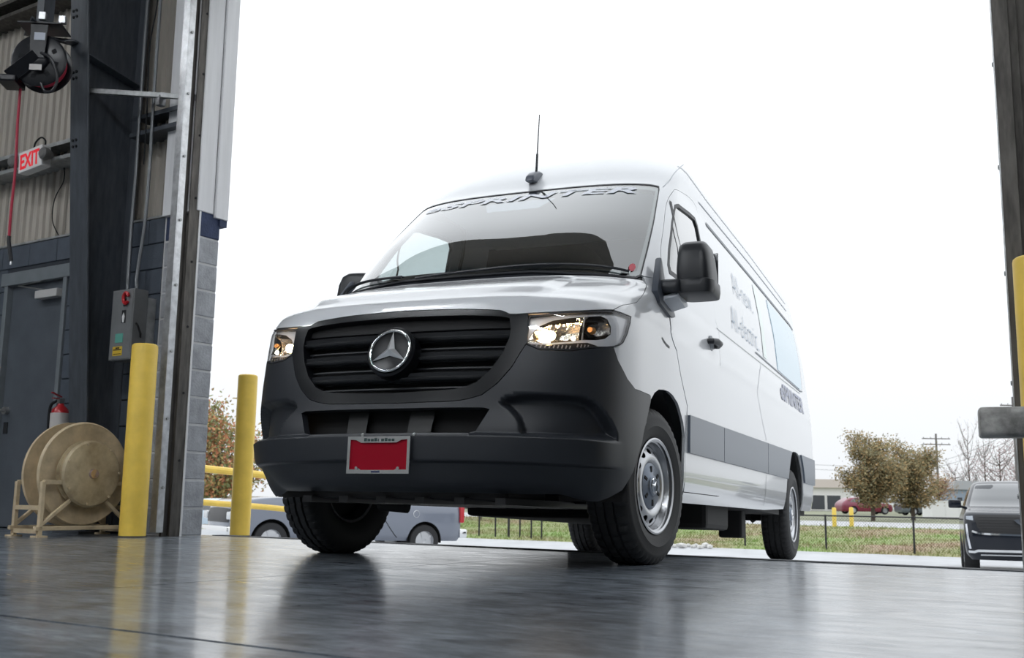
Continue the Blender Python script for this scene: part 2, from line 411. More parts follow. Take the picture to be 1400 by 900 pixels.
# strip lamps under the ceiling
M_lamp = mat('lamp_diffuser', (0.9, 0.9, 0.9), 0.4, emit=(0.93, 0.965, 1.0), estr=54.0)
M_lamp_body = mat('lamp_body', (0.7, 0.7, 0.7), 0.5)
LAMP_POS = [(x, y) for x in (-4.0, 1.5, 7.0) for y in (4.8, 8.4, 11.6)]
for i, (a, b) in enumerate(LAMP_POS):
    r = empty('strip_lamp_offscreen', WL(a, b, H_ROOM), WRZ)
    tag(r, 'long white strip lamp hanging under the bay ceiling', 'lamp', 'strip lamps under the ceiling')
    MB().box(-1.2, 1.2, -0.12, 0.12, -0.45, -0.36).build('housing', M_lamp_body, r, smooth=0, bevel=0.01)
    MB().box(-1.17, 1.17, -0.11, 0.11, -0.475, -0.451).build('diffuser_offscreen', M_lamp, r, smooth=0)
    for x in (-0.9, 0.9): MB().cyl((x, 0, -0.36), (x, 0, 0), 0.004, seg=6).build('hanger_wire', M_zinc, r)

# overhead-door hardware: jamb channel, track, at both sides of the opening
def jamb(a_edge, sgn, nm, lab):
    r = empty(nm, WL(a_edge, 0, 0), WRZ); tag(r, lab, kind='structure')
    X = lambda u0, u1: (min(u0 * sgn, u1 * sgn), max(u0 * sgn, u1 * sgn))
    top = H_OPEN + 0.6
    MB().box(*X(-0.16, 0.0), -0.205, -0.197, 0, top).build('channel_web', M_chan, r, smooth=0)
    MB().box(*X(-0.012, 0.0), -0.305, -0.2, 0, top).build('channel_flange', M_chan, r, smooth=0, bevel=0.002, segs=1)
    MB().box(*X(-0.01, 0.006), -0.212, -0.196, 0, top).build('weather_strip', M_flash, r, smooth=0)
    t = MB()
    t.box(*X(-0.115, -0.03), -0.360, -0.352, 0.03, top).box(*X(-0.02, -0.012), -0.405, -0.352, 0.03, top)
    t.box(*X(-0.085, -0.012), -0.413, -0.405, 0.03, top)
    t.build('track', M_zinc if sgn > 0 else M_chan, r, smooth=0, bevel=0.0015, segs=1)
    if sgn < 0: MB().box(*X(-0.016, -0.010), -0.418, -0.404, 0.03, top).build('track_edge', M_zinc, r, smooth=0)
    MB().box(*X(-0.05, -0.03), -0.352, -0.304, 0, top).build('track_angle', M_chan, r, smooth=0)
    for k in range(9):
        z = 0.35 + 0.5 * k
        MB().cyl((-0.012 * sgn, -0.38, z), (0.0 * sgn, -0.38, z), 0.011, seg=6).build('bolt', M_zinc_dull, r, smooth=0)
        MB().cyl((-0.006 * sgn, -0.255, z + 0.2), (0.004 * sgn, -0.255, z + 0.2), 0.010, seg=6).build('bolt', M_dark, r, smooth=0)
    return r
o = MB().box(0.0, A_R, 0.10, 0.20, -0.02, 0.004).build('trim_3', mat('threshold_rubber', (.03, .033, .038), .7), None, smooth=0); o.location = WL(0, 0, 0); o.rotation_euler = (0, 0, WRZ); tag(o, 'dark threshold strip across the bay opening', kind='structure')
jamb(0, 1, 'trim_1', 'galvanised door track and stained steel channel beside the block jamb')
jamb(A_R, -1, 'trim_2', 'galvanised door track and stained steel channel beyond the van mirror')

# man door
d = empty('door_1', WL(0, IN, 0), WRZ); tag(d, 'dark grey steel man door with lever and closer', kind='structure')
M_door = mat('door_paint', (0.085, 0.098, 0.115), 0.45, var=0.12, vscale=4)
M_frame = mat('door_frame_paint', (0.17, 0.19, 0.205), 0.45, var=0.1)
M_dsteel = mat('dull_steel', (0.45, 0.45, 0.44), 0.38, metal=0.9)
fr = MB()
fr.box(D0, D0 + 0.05, -0.02, 0.17, 0, DH).box(D1 - 0.05, D1, -0.02, 0.17, 0, DH)
fr.build('door_jamb', M_frame, d, smooth=0, bevel=0.003, segs=1)
MB().box(D0 - 0.05, D1 + 0.05, -0.025, 0.17, DH - 0.055, DH + 0.06).build('lintel_frame', M_frame, d, smooth=0, bevel=0.003, segs=1)
MB().box(D0 + 0.055, D1 - 0.055, 0.03, 0.075, 0.008, DH - 0.06).build('leaf', M_door, d, smooth=0, bevel=0.003, segs=1)
MB().box(D0 + .05, D1 - .05, 0.10, 0.16, 0, DH - .05).build('door_stop', M_frame, d, smooth=0)
for z in (0.35, 0.75, 1.15, 1.55, 1.93):
    MB().cyl((D1 - 0.055, 0.022, z - 0.05), (D1 - 0.055, 0.022, z + 0.05), 0.011, seg=10).build('hinge', M_dsteel, d)
hd = MB().cyl((D0 + 0.13, 0.03, 1.0), (D0 + 0.13, -0.005, 1.0), 0.034, seg=20).build('lever_rose', M_dsteel, d)
MB().tube([(D0 + 0.13, -0.005, 1.0), (D0 + 0.13, -0.045, 1.0), (D0 + 0.16, -0.055, 1.0), (D0 + 0.25, -0.055, 0.995)], 0.010, 8).build('lever', M_dsteel, hd)
MB().box(D0 + 0.10, D0 + 0.16, 0.024, 0.031, 0.80, 0.90).build('deadbolt_plate', M_dark, d, smooth=0)
cl = MB().box(D1 - 0.40, D1 - 0.09, -0.045, 0.03, 1.945, 2.015).build('closer_body', mat('closer_paint', (0.52, 0.51, 0.50), 0.4), d, smooth=0, bevel=0.008)
MB().tube([(D1 - 0.3, -0.01, 2.02), (D1 - 0.62, -0.06, 2.075), (D1 - 0.36, -0.02, 2.10)], 0.008, 6).build('closer_arm', M_dsteel, cl)

# ================================================================== things on and near the wall
# rigid-frame column
col = empty('steel_column', WL(-0.9, IN, 0), WRZ); tag(col, 'navy tapered steel I column standing against the block wall', 'column')
fb = lambda z: 0.215 + 0.083 * z               # depth of the web from the wall
HC = H_ROOM
web = MB(); web.prism([(0.0, 0.02), (0.0, HC), (-fb(HC), HC), (-fb(0), 0.02)], lambda y, z: (-0.006, y, z), lambda y, z: (0.006, y, z))
web.build('web', M_steel_navy, col, smooth=0)
fg = MB(); fg.prism([(-fb(0), 0.02), (-fb(HC), HC), (-fb(HC) - 0.016, HC), (-fb(0) - 0.016, 0.02)], lambda y, z: (-0.11, y, z), lambda y, z: (0.11, y, z))
fg.build('inner_flange', M_steel_navy, col, smooth=0, bevel=0.002, segs=1)
MB().box(-0.11, 0.11, -0.012, 0.0, 0.02, HC).build('outer_flange', M_steel_navy, col, smooth=0)
MB().box(-0.16, 0.16, -0.33, 0.0, 0.0, 0.022).build('base_plate', M_steel_navy, col, smooth=0)
MB().prism([(0, 3.62), (-fb(3.7), 3.72), (-fb(3.7), 3.735), (0, 3.635)], lambda y, z: (-0.10, y, z), lambda y, z: (0.10, y, z)).build('stiffener', M_steel_navy, col, smooth=0)
for z in (3.0, 3.05, 3.55, 3.6, 4.05, 4.1):
    for x in (-0.07, -0.03): MB().cyl((x, -fb(z) - 0.012, z), (x, -fb(z) - 0.024, z), 0.012, seg=6).build('bolt', M_dark, col, smooth=0)

# wall girts (open C channels)
def girt(a0, a1, z, lab, m, b0=IN - 0.1, w=0.2, h=0.17):
    r = empty('wall_girt', WL(a0, 0, z), WRZ); tag(r, lab, 'girt')
    L_ = a1 - a0
    MB().box(0, L_, -b0 - 0.004, -b0, -h / 2, h / 2).build('web', M_steel_navy, r, smooth=0)
    MB().box(0, L_, -b0 - w, -b0, h / 2 - 0.006, h / 2).build('top_flange', m, r, smooth=0)
    MB().box(0, L_, -b0 - w, -b0, -h / 2, -h / 2 + 0.006).build('bottom_flange', m, r, smooth=0)
    MB().box(0, L_, -b0 - w - 0.005, -b0 - w, h / 2 - 0.035, h / 2).build('lip', m, r, smooth=0)
    MB().box(0, L_, -b0 - w - 0.005, -b0 - w, -h / 2, -h / 2 + 0.035).build('lip', m, r, smooth=0)
    return r
girt(-6.0, -1.0, 3.21, 'pale galvanised wall girt running behind the EXIT sign', M_zinc_dull)
girt(-0.79, -0.17, 3.24, 'short navy wall girt between column and door track', M_steel_navy)
girt(-6.0, -1.0, 4.75, 'high wall girt above the hanging hose reel', M_chan)

# strut arm from column across the conduits
r = empty('strut_arm', WL(-0.79, 0.60, 3.42), WRZ); tag(r, 'grey channel strut arm reaching from column past the conduits', 'strut')
st = MB(); sa, sb_ = Vector((-0.11, -0.052, 0.056)), Vector((0.75, 0.363, -0.034)); st.bar(sa, sb_, 0.042, 0.004)
for oy in (-0.019, 0.019): st.bar(sa + Vector((0, oy, -.017)), sb_ + Vector((0, oy, -.017)), 0.004, 0.036)
st.build('channel', M_zinc_dull, r, smooth=0)
MB().box(0.42, 0.47, 0.2, 0.26, -0.10, -0.02).build('clip', M_zinc, r, smooth=0)

# disconnect switch with conduits
M_box = mat('switch_box_grey', (0.17, 0.175, 0.18), 0.45, metal=0.1, var=0.12, vscale=5)
sw = empty('disconnect_switch', WL(-0.69, 0.42, 1.31), WRZ); tag(sw, 'grey electrical disconnect switch box with red handle and stickers', 'switch box')
bx = MB().box(0, 0.26, 0.0, 0.13, 0, 0.55).build('enclosure', M_box, sw, smooth=0, bevel=0.006)
MB().box(0.02, 0.24, 0.13, 0.22, 0.05, 0.50).build('mounting_strut', M_zinc_dull, sw, smooth=0)
MB().box(0.008, 0.252, -0.005, 0.0, 0.008, 0.542).build('cover', M_box, sw, smooth=0, bevel=0.002, segs=1)
M_red = mat('switch_red', (0.45, 0.01, 0.015), 0.4)
hm = MB().tube([(0.185 + 0.03 * math.cos(t), -0.02, 0.475 + 0.042 * math.sin(t)) for t in np.linspace(0.3, 5.6, 14)], 0.013, 8).build('handle', M_red, sw)
MB().box(0.145, 0.175, -0.008, -0.004, 0.415, 0.475).build('on_plate', M_dark, sw, smooth=0)
MB().box(0.155, 0.165, -0.010, -0.007, 0.425, 0.455).build('on_mark', mat('mark_white', (.8, .8, .8), .5), sw, smooth=0)
MB().box(0.135, 0.180, -0.008, -0.004, 0.285, 0.385).build('off_plate', M_dark, sw, smooth=0)
MB().prism([(0.150, 0.29), (0.165, 0.29), (0.172, 0.335), (0.158, 0.365), (0.143, 0.335)], lambda x, z: (x, -0.008, z), lambda x, z: (x, -0.011, z)).build('off_mark', mat('mark_white', (.8, .8, .8), .5), sw, smooth=0)
MB().box(0.075, 0.165, -0.008, -0.004, 0.135, 0.205).build('sticker', mat('sticker_green', (0.10, 0.33, 0.27), .6), sw, smooth=0)
yl = MB().box(0.055, 0.165, -0.008, -0.004, 0.035, 0.105).build('sticker', mat('sticker_yellow', (0.62, 0.42, 0.03), .6), sw, smooth=0)
for x0, x1, z0, z1 in ((0.09, 0.135, 0.088, 0.098), (0.065, 0.155, 0.076, 0.084), (0.065, 0.155, 0.045, 0.05)):
    MB().box(x0, x1, -0.0095, -0.0075, z0, z1).build('print_line', M_dark, yl, smooth=0)
for x in (0.262,):
    MB().tube([(0.262, 0.03, 0.28), (0.285, 0.03, 0.26), (0.285, 0.06, 0.20), (0.262, 0.08, 0.18)], 0.008, 6).build('latch', M_dark, sw)
M_cond = mat('conduit_grey', (0.20, 0.21, 0.22), 0.4, metal=0.6)
for k, (xt, xb, lab) in enumerate(((-0.665, -0.60, 'thin grey conduit nearest the column bending into switch box'), (-0.50, -0.49, 'thin grey conduit nearest the door track bending into switch box'))):
    o = MB().tube(catmull([WL(xt, 0.318, H_ROOM), WL(xt, 0.318, 3.6), WL(xt + .01, 0.318, 2.9), WL(xt + .01, 0.325, 2.40), WL(xb - .03, 0.34, 2.0), WL(xb, 0.36, 1.90), WL(xb, 0.36, 1.85)], 6), 0.014, 8).build('conduit', M_cond)
    tag(o, lab, 'conduit', 'conduits above the switch box')
    for z in (4.4, 3.1): pass
o = MB().tube(catmull([WL(-0.56, 0.313, H_ROOM), WL(-0.57, 0.313, 5.0), WL(-0.54, 0.315, 4.3), WL(-0.60, 0.313, 3.9), WL(-0.58, 0.311, 3.3), WL(-0.59, 0.30, 2.9)], 6), 0.006, 6).build('loose_cable', M_dark)
tag(o, 'loose thin dark cable hanging down the ribbed siding by conduits', 'cable')
o = MB().tube(catmull([WL(-1.87, 0.15, 3.12), WL(-1.86, 0.15, 3.0), WL(-1.97, 0.15, 2.85), WL(-1.96, 0.16, 2.65), WL(-1.83, 0.16, 2.48)], 6), 0.005, 6).build('loose_cable', M_dark)
tag(o, 'thin dark cable dangling on siding below the EXIT sign', 'cable')
o = MB().tube(catmull([WL(-2.14, 0.28, 3.29), WL(-2.14, 0.27, 3.36), WL(-2.08, 0.26, 3.40), WL(-2.01, 0.26, 3.36), WL(-2.01, 0.26, 3.29)], 6), 0.008, 6).build('cable_loop', M_dark)
tag(o, 'small dark cable loop on top of the pale girt', 'cable')

# EXIT sign with two lamp heads
ex = empty('exit_sign', WL(-1.97, 0.36, 3.05), WRZ); tag(ex, 'white EXIT sign with red letters and two round lamp heads', 'exit sign')
M_sgn = mat('sign_white', (0.80, 0.79, 0.77), 0.5)
TL = Matrix.Rotation(math.radians(-5), 4, 'Y')
sb = MB().box(-0.17, 0.17, -0.05, 0.04, 0.0, 0.19, TL).build('sign_body', M_sgn, ex, smooth=0, bevel=0.012)
me = text_mesh('EXIT', 0.175, 0.002, spacing=1.02, bold=0.004)
xs = [v.co.x for v in me.vertices]; sc = 0.27 / (max(xs) - min(xs)); ys = max(v.co.y for v in me.vertices)
for v in me.vertices:
    x, y, z = v.co; v.co = TL @ Vector((-0.135 + (x - min(xs)) * sc, -0.052 - z, 0.03 + y / ys * 0.13))
link_mesh('exit_lettering', me, sb, mat('exit_red', (0.75, 0.02, 0.03), 0.5, emit=(0.9, 0.03, 0.05), estr=0.35))
for sx in (-1, 1):
    hd = MB().lathe([(0.0, -0.10), (0.035, -0.10), (0.052, -0.085), (0.055, -0.05), (0.03, 0.0), (0.0, 0.01)], 20, Matrix.Translation((0.225 * sx, 0, 0.10))).build('lamp_head', mat('lamp_head_grey', (0.16, 0.155, 0.15), 0.5), ex)
    MB().cyl((0.16 * sx, 0, 0.10), (0.21 * sx, 0, 0.10), 0.012, seg=8).build('swivel', M_zinc_dull, ex)
MB().box(-0.03, 0.03, 0.03, 0.10, 0.05, 0.12).build('bracket', M_zinc_dull, ex, smooth=0)

# fire extinguisher on the wall by the door
fe = empty('fire_extinguisher', WL(-1.42, IN + 0.10, 0.60), WRZ); tag(fe, 'red fire extinguisher with black hose behind the cable reel', 'extinguisher')
b_ = MB().lathe([(0.0, 0), (0.066, 0.0), (0.072, 0.012), (0.072, 0.33), (0.062, 0.37), (0.03, 0.40), (0.022, 0.42), (0.0, 0.42)], 24, Matrix.Rotation(PI / 2, 4, 'X')).build('cylinder', mat('extinguisher_red', (0.42, 0.015, 0.02), 0.3, coat=.3), fe)
MB().lathe([(0.0735, 0.20), (0.0735, 0.34)], 24, Matrix.Rotation(PI / 2, 4, 'X')).build('label_band', mat('label_pale', (0.55, 0.52, 0.50), 0.5), b_)
MB().box(-0.02, 0.02, -0.025, 0.02, 0.42, 0.46).build('valve', M_dsteel, fe, smooth=0)
MB().bar((0, 0, 0.47), (0.02, -0.10, 0.50), 0.02, 0.008).bar((0, 0, 0.455), (0.02, -0.09, 0.455), 0.018, 0.008).build('lever', mat('extinguisher_red', (0, 0, 0)), fe, smooth=0)
MB().tube(catmull([(-0.02, -0.02, 0.44), (-0.09, -0.03, 0.40), (-0.10, -0.03, 0.25), (-0.095, -0.02, 0.08), (-0.10, -0.02, 0.0)], 6), 0.012, 8).build('hose', M_dark, fe)
MB().box(-0.03, 0.03, 0.06, 0.12, 0.2, 0.3).build('hanger', M_dsteel, fe, smooth=0)

# hanging hose reel on a shelf plate
M_blk = mat('black_gloss_metal', (0.008, 0.009, 0.012), 0.28, spec=.35)
M_blk2 = mat('black_satin', (0.02, 0.021, 0.024), 0.4)
HRD = 7.75
hc = at_depth(58, 88, HRD)
hr = empty('hose_reel', hc, WRZ); tag(hr, 'black spring hose reel with red hose hanging from column bracket', 'hose reel')
AX = Matrix.Rotation(math.radians(38), 4, 'Z')
MB().lathe([(0.0, -0.085), (0.19, -0.085), (0.205, -0.078), (0.205, -0.070), (0.19, -0.066), (0.09, -0.064), (0.09, 0.064), (0.19, 0.066), (0.205, 0.070), (0.205, 0.078), (0.19, 0.085), (0.0, 0.085)], 40, AX).build('spool', M_blk, hr)
MB().lathe([(0.10, -0.06), (0.165, -0.058), (0.175, -0.03), (0.165, 0.0), (0.175, 0.03), (0.165, 0.058), (0.10, 0.06)], 36, AX).build('wound_hose', mat('hose_red', (0.40, 0.02, 0.05), 0.45), hr)
MB().lathe([(0.0, -0.12), (0.06, -0.12), (0.075, -0.11), (0.08, -0.087)], 24, AX).build('spring_cover', M_blk, hr)
for k in range(8):
    t = 2 * PI * k / 8 + .2
    MB().box(0.115, 0.15, -0.0865, -0.082, -0.018, 0.018, AX @ Matrix.Rotation(t, 4, 'Y')).build('spool_slot', M_dark, hr, smooth=0)
MB().prism([(-0.055, 0.0), (0.055, 0.0), (0.065, 0.27), (-0.065, 0.27)], lambda x, z: AX @ Vector((x, -0.115, z)), lambda x, z: AX @ Vector((x, -0.127, z))).build('frame_arm', M_blk, hr, smooth=0, bevel=0.004)
MB().bar(AX @ Vector((0.0, -0.125, 0.02)), AX @ Vector((-0.19, -0.13, -0.16)), 0.02, 0.10, up=AX @ Vector((1, 0, 1))).build('guide_arm', M_blk, hr, smooth=0, bevel=0.004)
MB().box(-0.045, 0.045, -0.137, -0.130, -0.10, -0.055, AX).build('rating_label', mat('label_pale', (.5, .5, .5)), hr, smooth=0)
MB().box(-0.03, 0.05, -0.131, -0.127, 0.14, 0.20, AX).build('maker_label', mat('reel_label', (.40, .43, .50), .4), hr, smooth=0)
MB().box(-0.27, -0.13, -0.16, 0.06, -0.20, -0.15, AX).build('guide_mouth', M_blk, hr, smooth=0, bevel=0.01)
MB().box(-0.16, 0.16, -0.14, 0.10, 0.27, 0.285, AX).build('mount_plate', M_blk, hr, smooth=0, bevel=0.003)
for x, y in ((0.02, -0.13), (0.15, -0.08)): MB().box(x - .025, x + .025, y - .02, y + .02, 0.30, 0.36, AX).build('beam_clamp', M_zinc, hr, smooth=0, bevel=0.004)
MB().tube(catmull([AX @ Vector(p) for p in ((0.03, -0.13, 0.04), (0.12, -0.16, -0.02), (0.17, -0.15, -0.16), (0.14, -0.13, -0.25), (0.08, -0.12, -0.26), (0.04, -0.11, -0.19))], 6), 0.011, 8).build('feed_hose', M_blk2, hr)
he = [at_depth(28, 118, HRD) - hc, at_depth(24, 170, HRD) - hc, at_depth(21, 230, HRD) - hc, at_depth(15, 290, HRD) - hc, at_depth(12, 330, HRD) - hc]
RI = Matrix.Rotation(-WRZ, 4, 'Z')
he = [RI @ p for p in he]
MB().tube(catmull(he, 6), 0.0105, 8).build('hanging_hose', mat('hose_red', (0, 0, 0)), hr)
e2 = RI @ (at_depth(15, 357, HRD) - hc)
MB().tube(catmull([he[-1] + Vector((0, 0, 0.04)), he[-1], e2], 4), 0.015, 8).build('hose_end', M_blk2, hr)
MB().cyl(e2, e2 + Vector((0.004, 0, -0.03)), 0.009, seg=8).build('hose_nozzle', M_zinc, hr)
# shelf plate that carries the reel
pl = empty('reel_shelf', hc + Vector((0, 0, 0.285)), WRZ); tag(pl, 'dark steel shelf plate bolted to column carrying the hose reel', 'bracket')
cl_ = RI @ (WL(-1.0, IN + fb(3.95), 0) - Vector((hc.x, hc.y, 0)))
MB().prism([(-0.25, -0.02), (0.10, -0.18), (cl_.x, cl_.y - 0.16), (cl_.x, cl_.y + 0.01), (cl_.x + 0.097, cl_.y + 0.012), (cl_.x + 0.097, cl_.y + 0.20), (0.0, 0.25), (-0.15, 0.15)], lambda x, y: (x, y, 0.0), lambda x, y: (x, y, 0.014)).build('plate', M_steel_navy, pl, smooth=0)
MB().bar((-0.05, 0.02, 0.010), (-0.05, 0.02, H_ROOM - pl.location.z), 0.09, 0.09).build('hanger_post', M_steel_navy, pl, smooth=0)

# cable reel on its stand
M_tan = mat('tan_paint', (0.58, 0.47, 0.31), 0.55, var=0.25, vscale=7, bump=0.1, bscale=30)
M_tan2 = mat('tan_paint_scratched', (0.62, 0.52, 0.34), 0.55, var=0.5, vscale=6, col2=(0.30, 0.23, 0.14))
cr_ = at_depth(116, 647, 7.75)
cr_ = Vector((cr_.x, cr_.y, 0))
rl = empty('cable_reel', cr_, WRZ); tag(rl, 'large tan steel cable reel in a low welded stand', 'cable reel')
RX = Matrix.Translation((0, 0, 0.44)) @ Matrix.Rotation(-PI / 2, 4, 'Z')     # lathe axis Y -> +x of the wall frame
MB().lathe([(0.10, 0.0), (0.345, 0.0), (0.36, 0.006), (0.368, 0.0), (0.372, -0.012), (0.36, -0.02), (0.10, -0.018)], 56, RX).build('front_flange', M_tan, rl)
MB().lathe([(0.10, -0.17), (0.345, -0.17), (0.372, -0.164), (0.372, -0.188), (0.345, -0.19), (0.10, -0.188)], 56, RX).build('rear_flange', M_tan, rl)
MB().lathe([(0.22, -0.17), (0.22, -0.015)], 40, RX).build('drum_core', M_tan, rl)
MB().lathe([(0.225, 0.0), (0.24, 0.012), (0.245, 0.03), (0.225, 0.035), (0.23, 0.06), (0.238, 0.075), (0.225, 0.09), (0.20, 0.096), (0.0, 0.098)], 48, RX).build('hub_cover', M_tan2, rl)
MB().lathe([(0.0, 0.12), (0.032, 0.118), (0.036, 0.098)], 20, RX).build('hub_bolt', mat('hub_shine', (0.6, 0.5, 0.52), 0.25, metal=.8), rl)
for k in range(7):
    t = 2 * PI * k / 7 + .4; q = RX @ Vector((0.215 * math.cos(t), 0.098, 0.215 * math.sin(t)))
    MB().cyl(q, q + Vector((0.006, 0, 0)), 0.010, seg=6).build('bolt', M_tan, rl, smooth=0)
def stand_side(x):
    m = MB()
    m.bar((x, -0.36, 0.0), (x, -0.36, 0.38), 0.03, 0.03, up=(0, 1, 0)).bar((x, 0.36, 0.0), (x, 0.36, 0.38), 0.03, 0.03, up=(0, 1, 0))
    m.bar((x, -0.36, 0.375), (x, -0.10, 0.375), 0.03, 0.03).bar((x, 0.36, 0.375), (x, 0.10, 0.375), 0.03, 0.03)
    m.bar((x, -0.40, 0.06), (x, 0.40, 0.06), 0.03, 0.03).bar((x, -0.36, 0.08), (x, -0.08, 0.30), 0.025, 0.025).bar((x, 0.36, 0.08), (x, 0.08, 0.30), 0.025, 0.025)
    return m
stand_side(0.055).build('stand_frame', M_tan, rl, smooth=0, bevel=0.003, segs=1)
stand_side(-0.24).build('stand_frame', M_tan, rl, smooth=0, bevel=0.003, segs=1)
for y in (-0.36, 0.36):
    MB().bar((-0.24, y, 0.20), (0.055, y, 0.20), 0.03, 0.03).build('cross_bar', M_tan, rl, smooth=0)
    MB().bar((-0.24, y, 0.04), (0.055, y, 0.04), 0.03, 0.03).build('cross_bar', M_tan, rl, smooth=0)
    for x in (-0.24, 0.055): MB().box(x - .04, x + .04, y - .04, y + .04, 0, 0.012).build('foot_plate', M_tan, rl, smooth=0)

# bollards
M_yel = mat('bollard_yellow', (0.90, 0.62, 0.10), 0.42, var=0.10, vscale=5, bump=0.04, bscale=60)
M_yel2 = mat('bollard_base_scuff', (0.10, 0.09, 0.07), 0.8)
def bollard(x, y, zb, h, r, lab):
    o = empty('bollard', (x, y, zb)); tag(o, lab, 'bollard', 'yellow bollards beside the bay door')
    MB().lathe([(r, 0.0), (r, h - 0.02), (r * 0.97, h - 0.008), (r * 0.86, h), (0.0, h + 0.004)], 32, Matrix.Rotation(PI / 2, 4, 'X') @ Matrix.Scale(-1, 4, (0, 0, 1)) if False else Matrix.Rotation(PI / 2, 4, 'X')).build('post', M_yel, o)
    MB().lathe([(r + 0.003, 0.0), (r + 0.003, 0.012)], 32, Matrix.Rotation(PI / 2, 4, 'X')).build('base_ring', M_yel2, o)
    return o
p = at_depth(180.5, 735, 7.66); bollard(p.x, p.y, 0, 1.375, 0.092, 'yellow bollard standing before the tan cable reel')
p = at_depth(327.5, 733, 9.25); bollard(p.x, p.y, -0.045, 1.385, 0.084, 'yellow bollard standing outdoors between block jamb and van')
p = at_depth(1386, 352, 4.55); bollard(p.x + 0.093, p.y, 0, 1.385, 0.092, 'yellow bollard standing before the far door track')

# steel rail with rounded end reaching in by the far jamb
q0 = at_depth(1339, 577, 3.3)
rr = empty('steel_rail', (q0.x, q0.y, 0)); tag(rr, 'worn grey steel rail with rounded end beside the far bollard', 'rail')
M_rail = mat('worn_rail', (0.30, 0.295, 0.28), 0.5, metal=0.1, var=0.55, vscale=16, bump=0.2, bscale=50)
zr = q0.z
rb = MB(); pf = [(0.02 * math.cos(t) + (0.055 - 0.02) * sx - 0.0, 0.02 * math.sin(t) + (0.047 - 0.02) * sz) for sx, sz, t0 in ((1, 1, 0), (-1, 1, PI / 2), (-1, -1, PI), (1, -1, 1.5 * PI)) for t in np.linspace(t0, t0 + PI / 2, 5)]
drn = Vector((0.93, -0.36, 0)); nrm = Vector((0.36, 0.93, 0))
rb.prism(pf, lambda u, v: Vector((0, 0, zr)) + nrm * (u + 0.05) + Vector((0, 0, v)), lambda u, v: drn * 1.6 + Vector((0, 0, zr)) + nrm * (u + 0.05) + Vector((0, 0, v)))
rb.build('beam', M_rail, rr, bevel=0.012, segs=3)
MB().bar(drn * 1.35 + nrm * .05 + Vector((0, 0, 0)), drn * 1.35 + nrm * .05 + Vector((0, 0, zr - 0.04)), 0.09, 0.09, up=(1, 0, 0)).build('leg', M_rail, rr, smooth=0)
MB().box(-0.15, 0.15, -0.15, 0.15, 0, 0.015, Matrix.Translation(drn * 1.35 + nrm * .05)).build('foot_plate', M_rail, rr, smooth=0)
MB().tube([drn * 0.15 + nrm * .05 + Vector((0, 0, zr - .045)), drn * 0.15 + nrm * .05 + Vector((0, 0, zr - .075)), drn * 0.17 + nrm * .05 + Vector((0, 0, zr - .085))], 0.008, 8).build('hook', M_dark, rr)

# ================================================================== lofted vehicle bodies
def _pchip(x, y):
    h = np.diff(x); d = np.diff(y) / h; m = np.zeros(len(x))
    for i in range(1, len(x) - 1):
        if d[i - 1] * d[i] > 0:
            w1 = 2 * h[i] + h[i - 1]; w2 = h[i] + 2 * h[i - 1]; m[i] = (w1 + w2) / (w1 / d[i - 1] + w2 / d[i])
    m[0] = d[0]; m[-1] = d[-1]
    def f(q):
        q = np.clip(np.asarray(q, float), x[0], x[-1]); i = np.clip(np.searchsorted(x, q) - 1, 0, len(x) - 2)
        t = (q - x[i]) / h[i]
        return (1 + 2 * t) * (1 - t) ** 2 * y[i] + t * (1 - t) ** 2 * h[i] * m[i] + t * t * (3 - 2 * t) * y[i + 1] + t * t * (t - 1) * h[i] * m[i + 1]
    return f
def _inside(P, poly):
    x, y = P[:, 0], P[:, 1]; r = np.zeros(len(P), bool); n = len(poly)
    for i in range(n):
        x1, y1 = poly[i]; x2, y2 = poly[(i + 1) % n]
        if y1 == y2: continue
        c = ((y1 > y) != (y2 > y)) & (x < (x2 - x1) * (y - y1) / (y2 - y1) + x1)
        r ^= c
    return r
def _segdist(P, A, B):
    d = np.full(len(P), 1e9)
    for a, b in zip(A, B):
        ab = b - a; L2 = max(1e-12, float(ab @ ab)); t = np.clip(((P - a) @ ab) / L2, 0, 1)
        d = np.minimum(d, np.hypot(*(P - (a + t[:, None] * ab)).T))
    return d
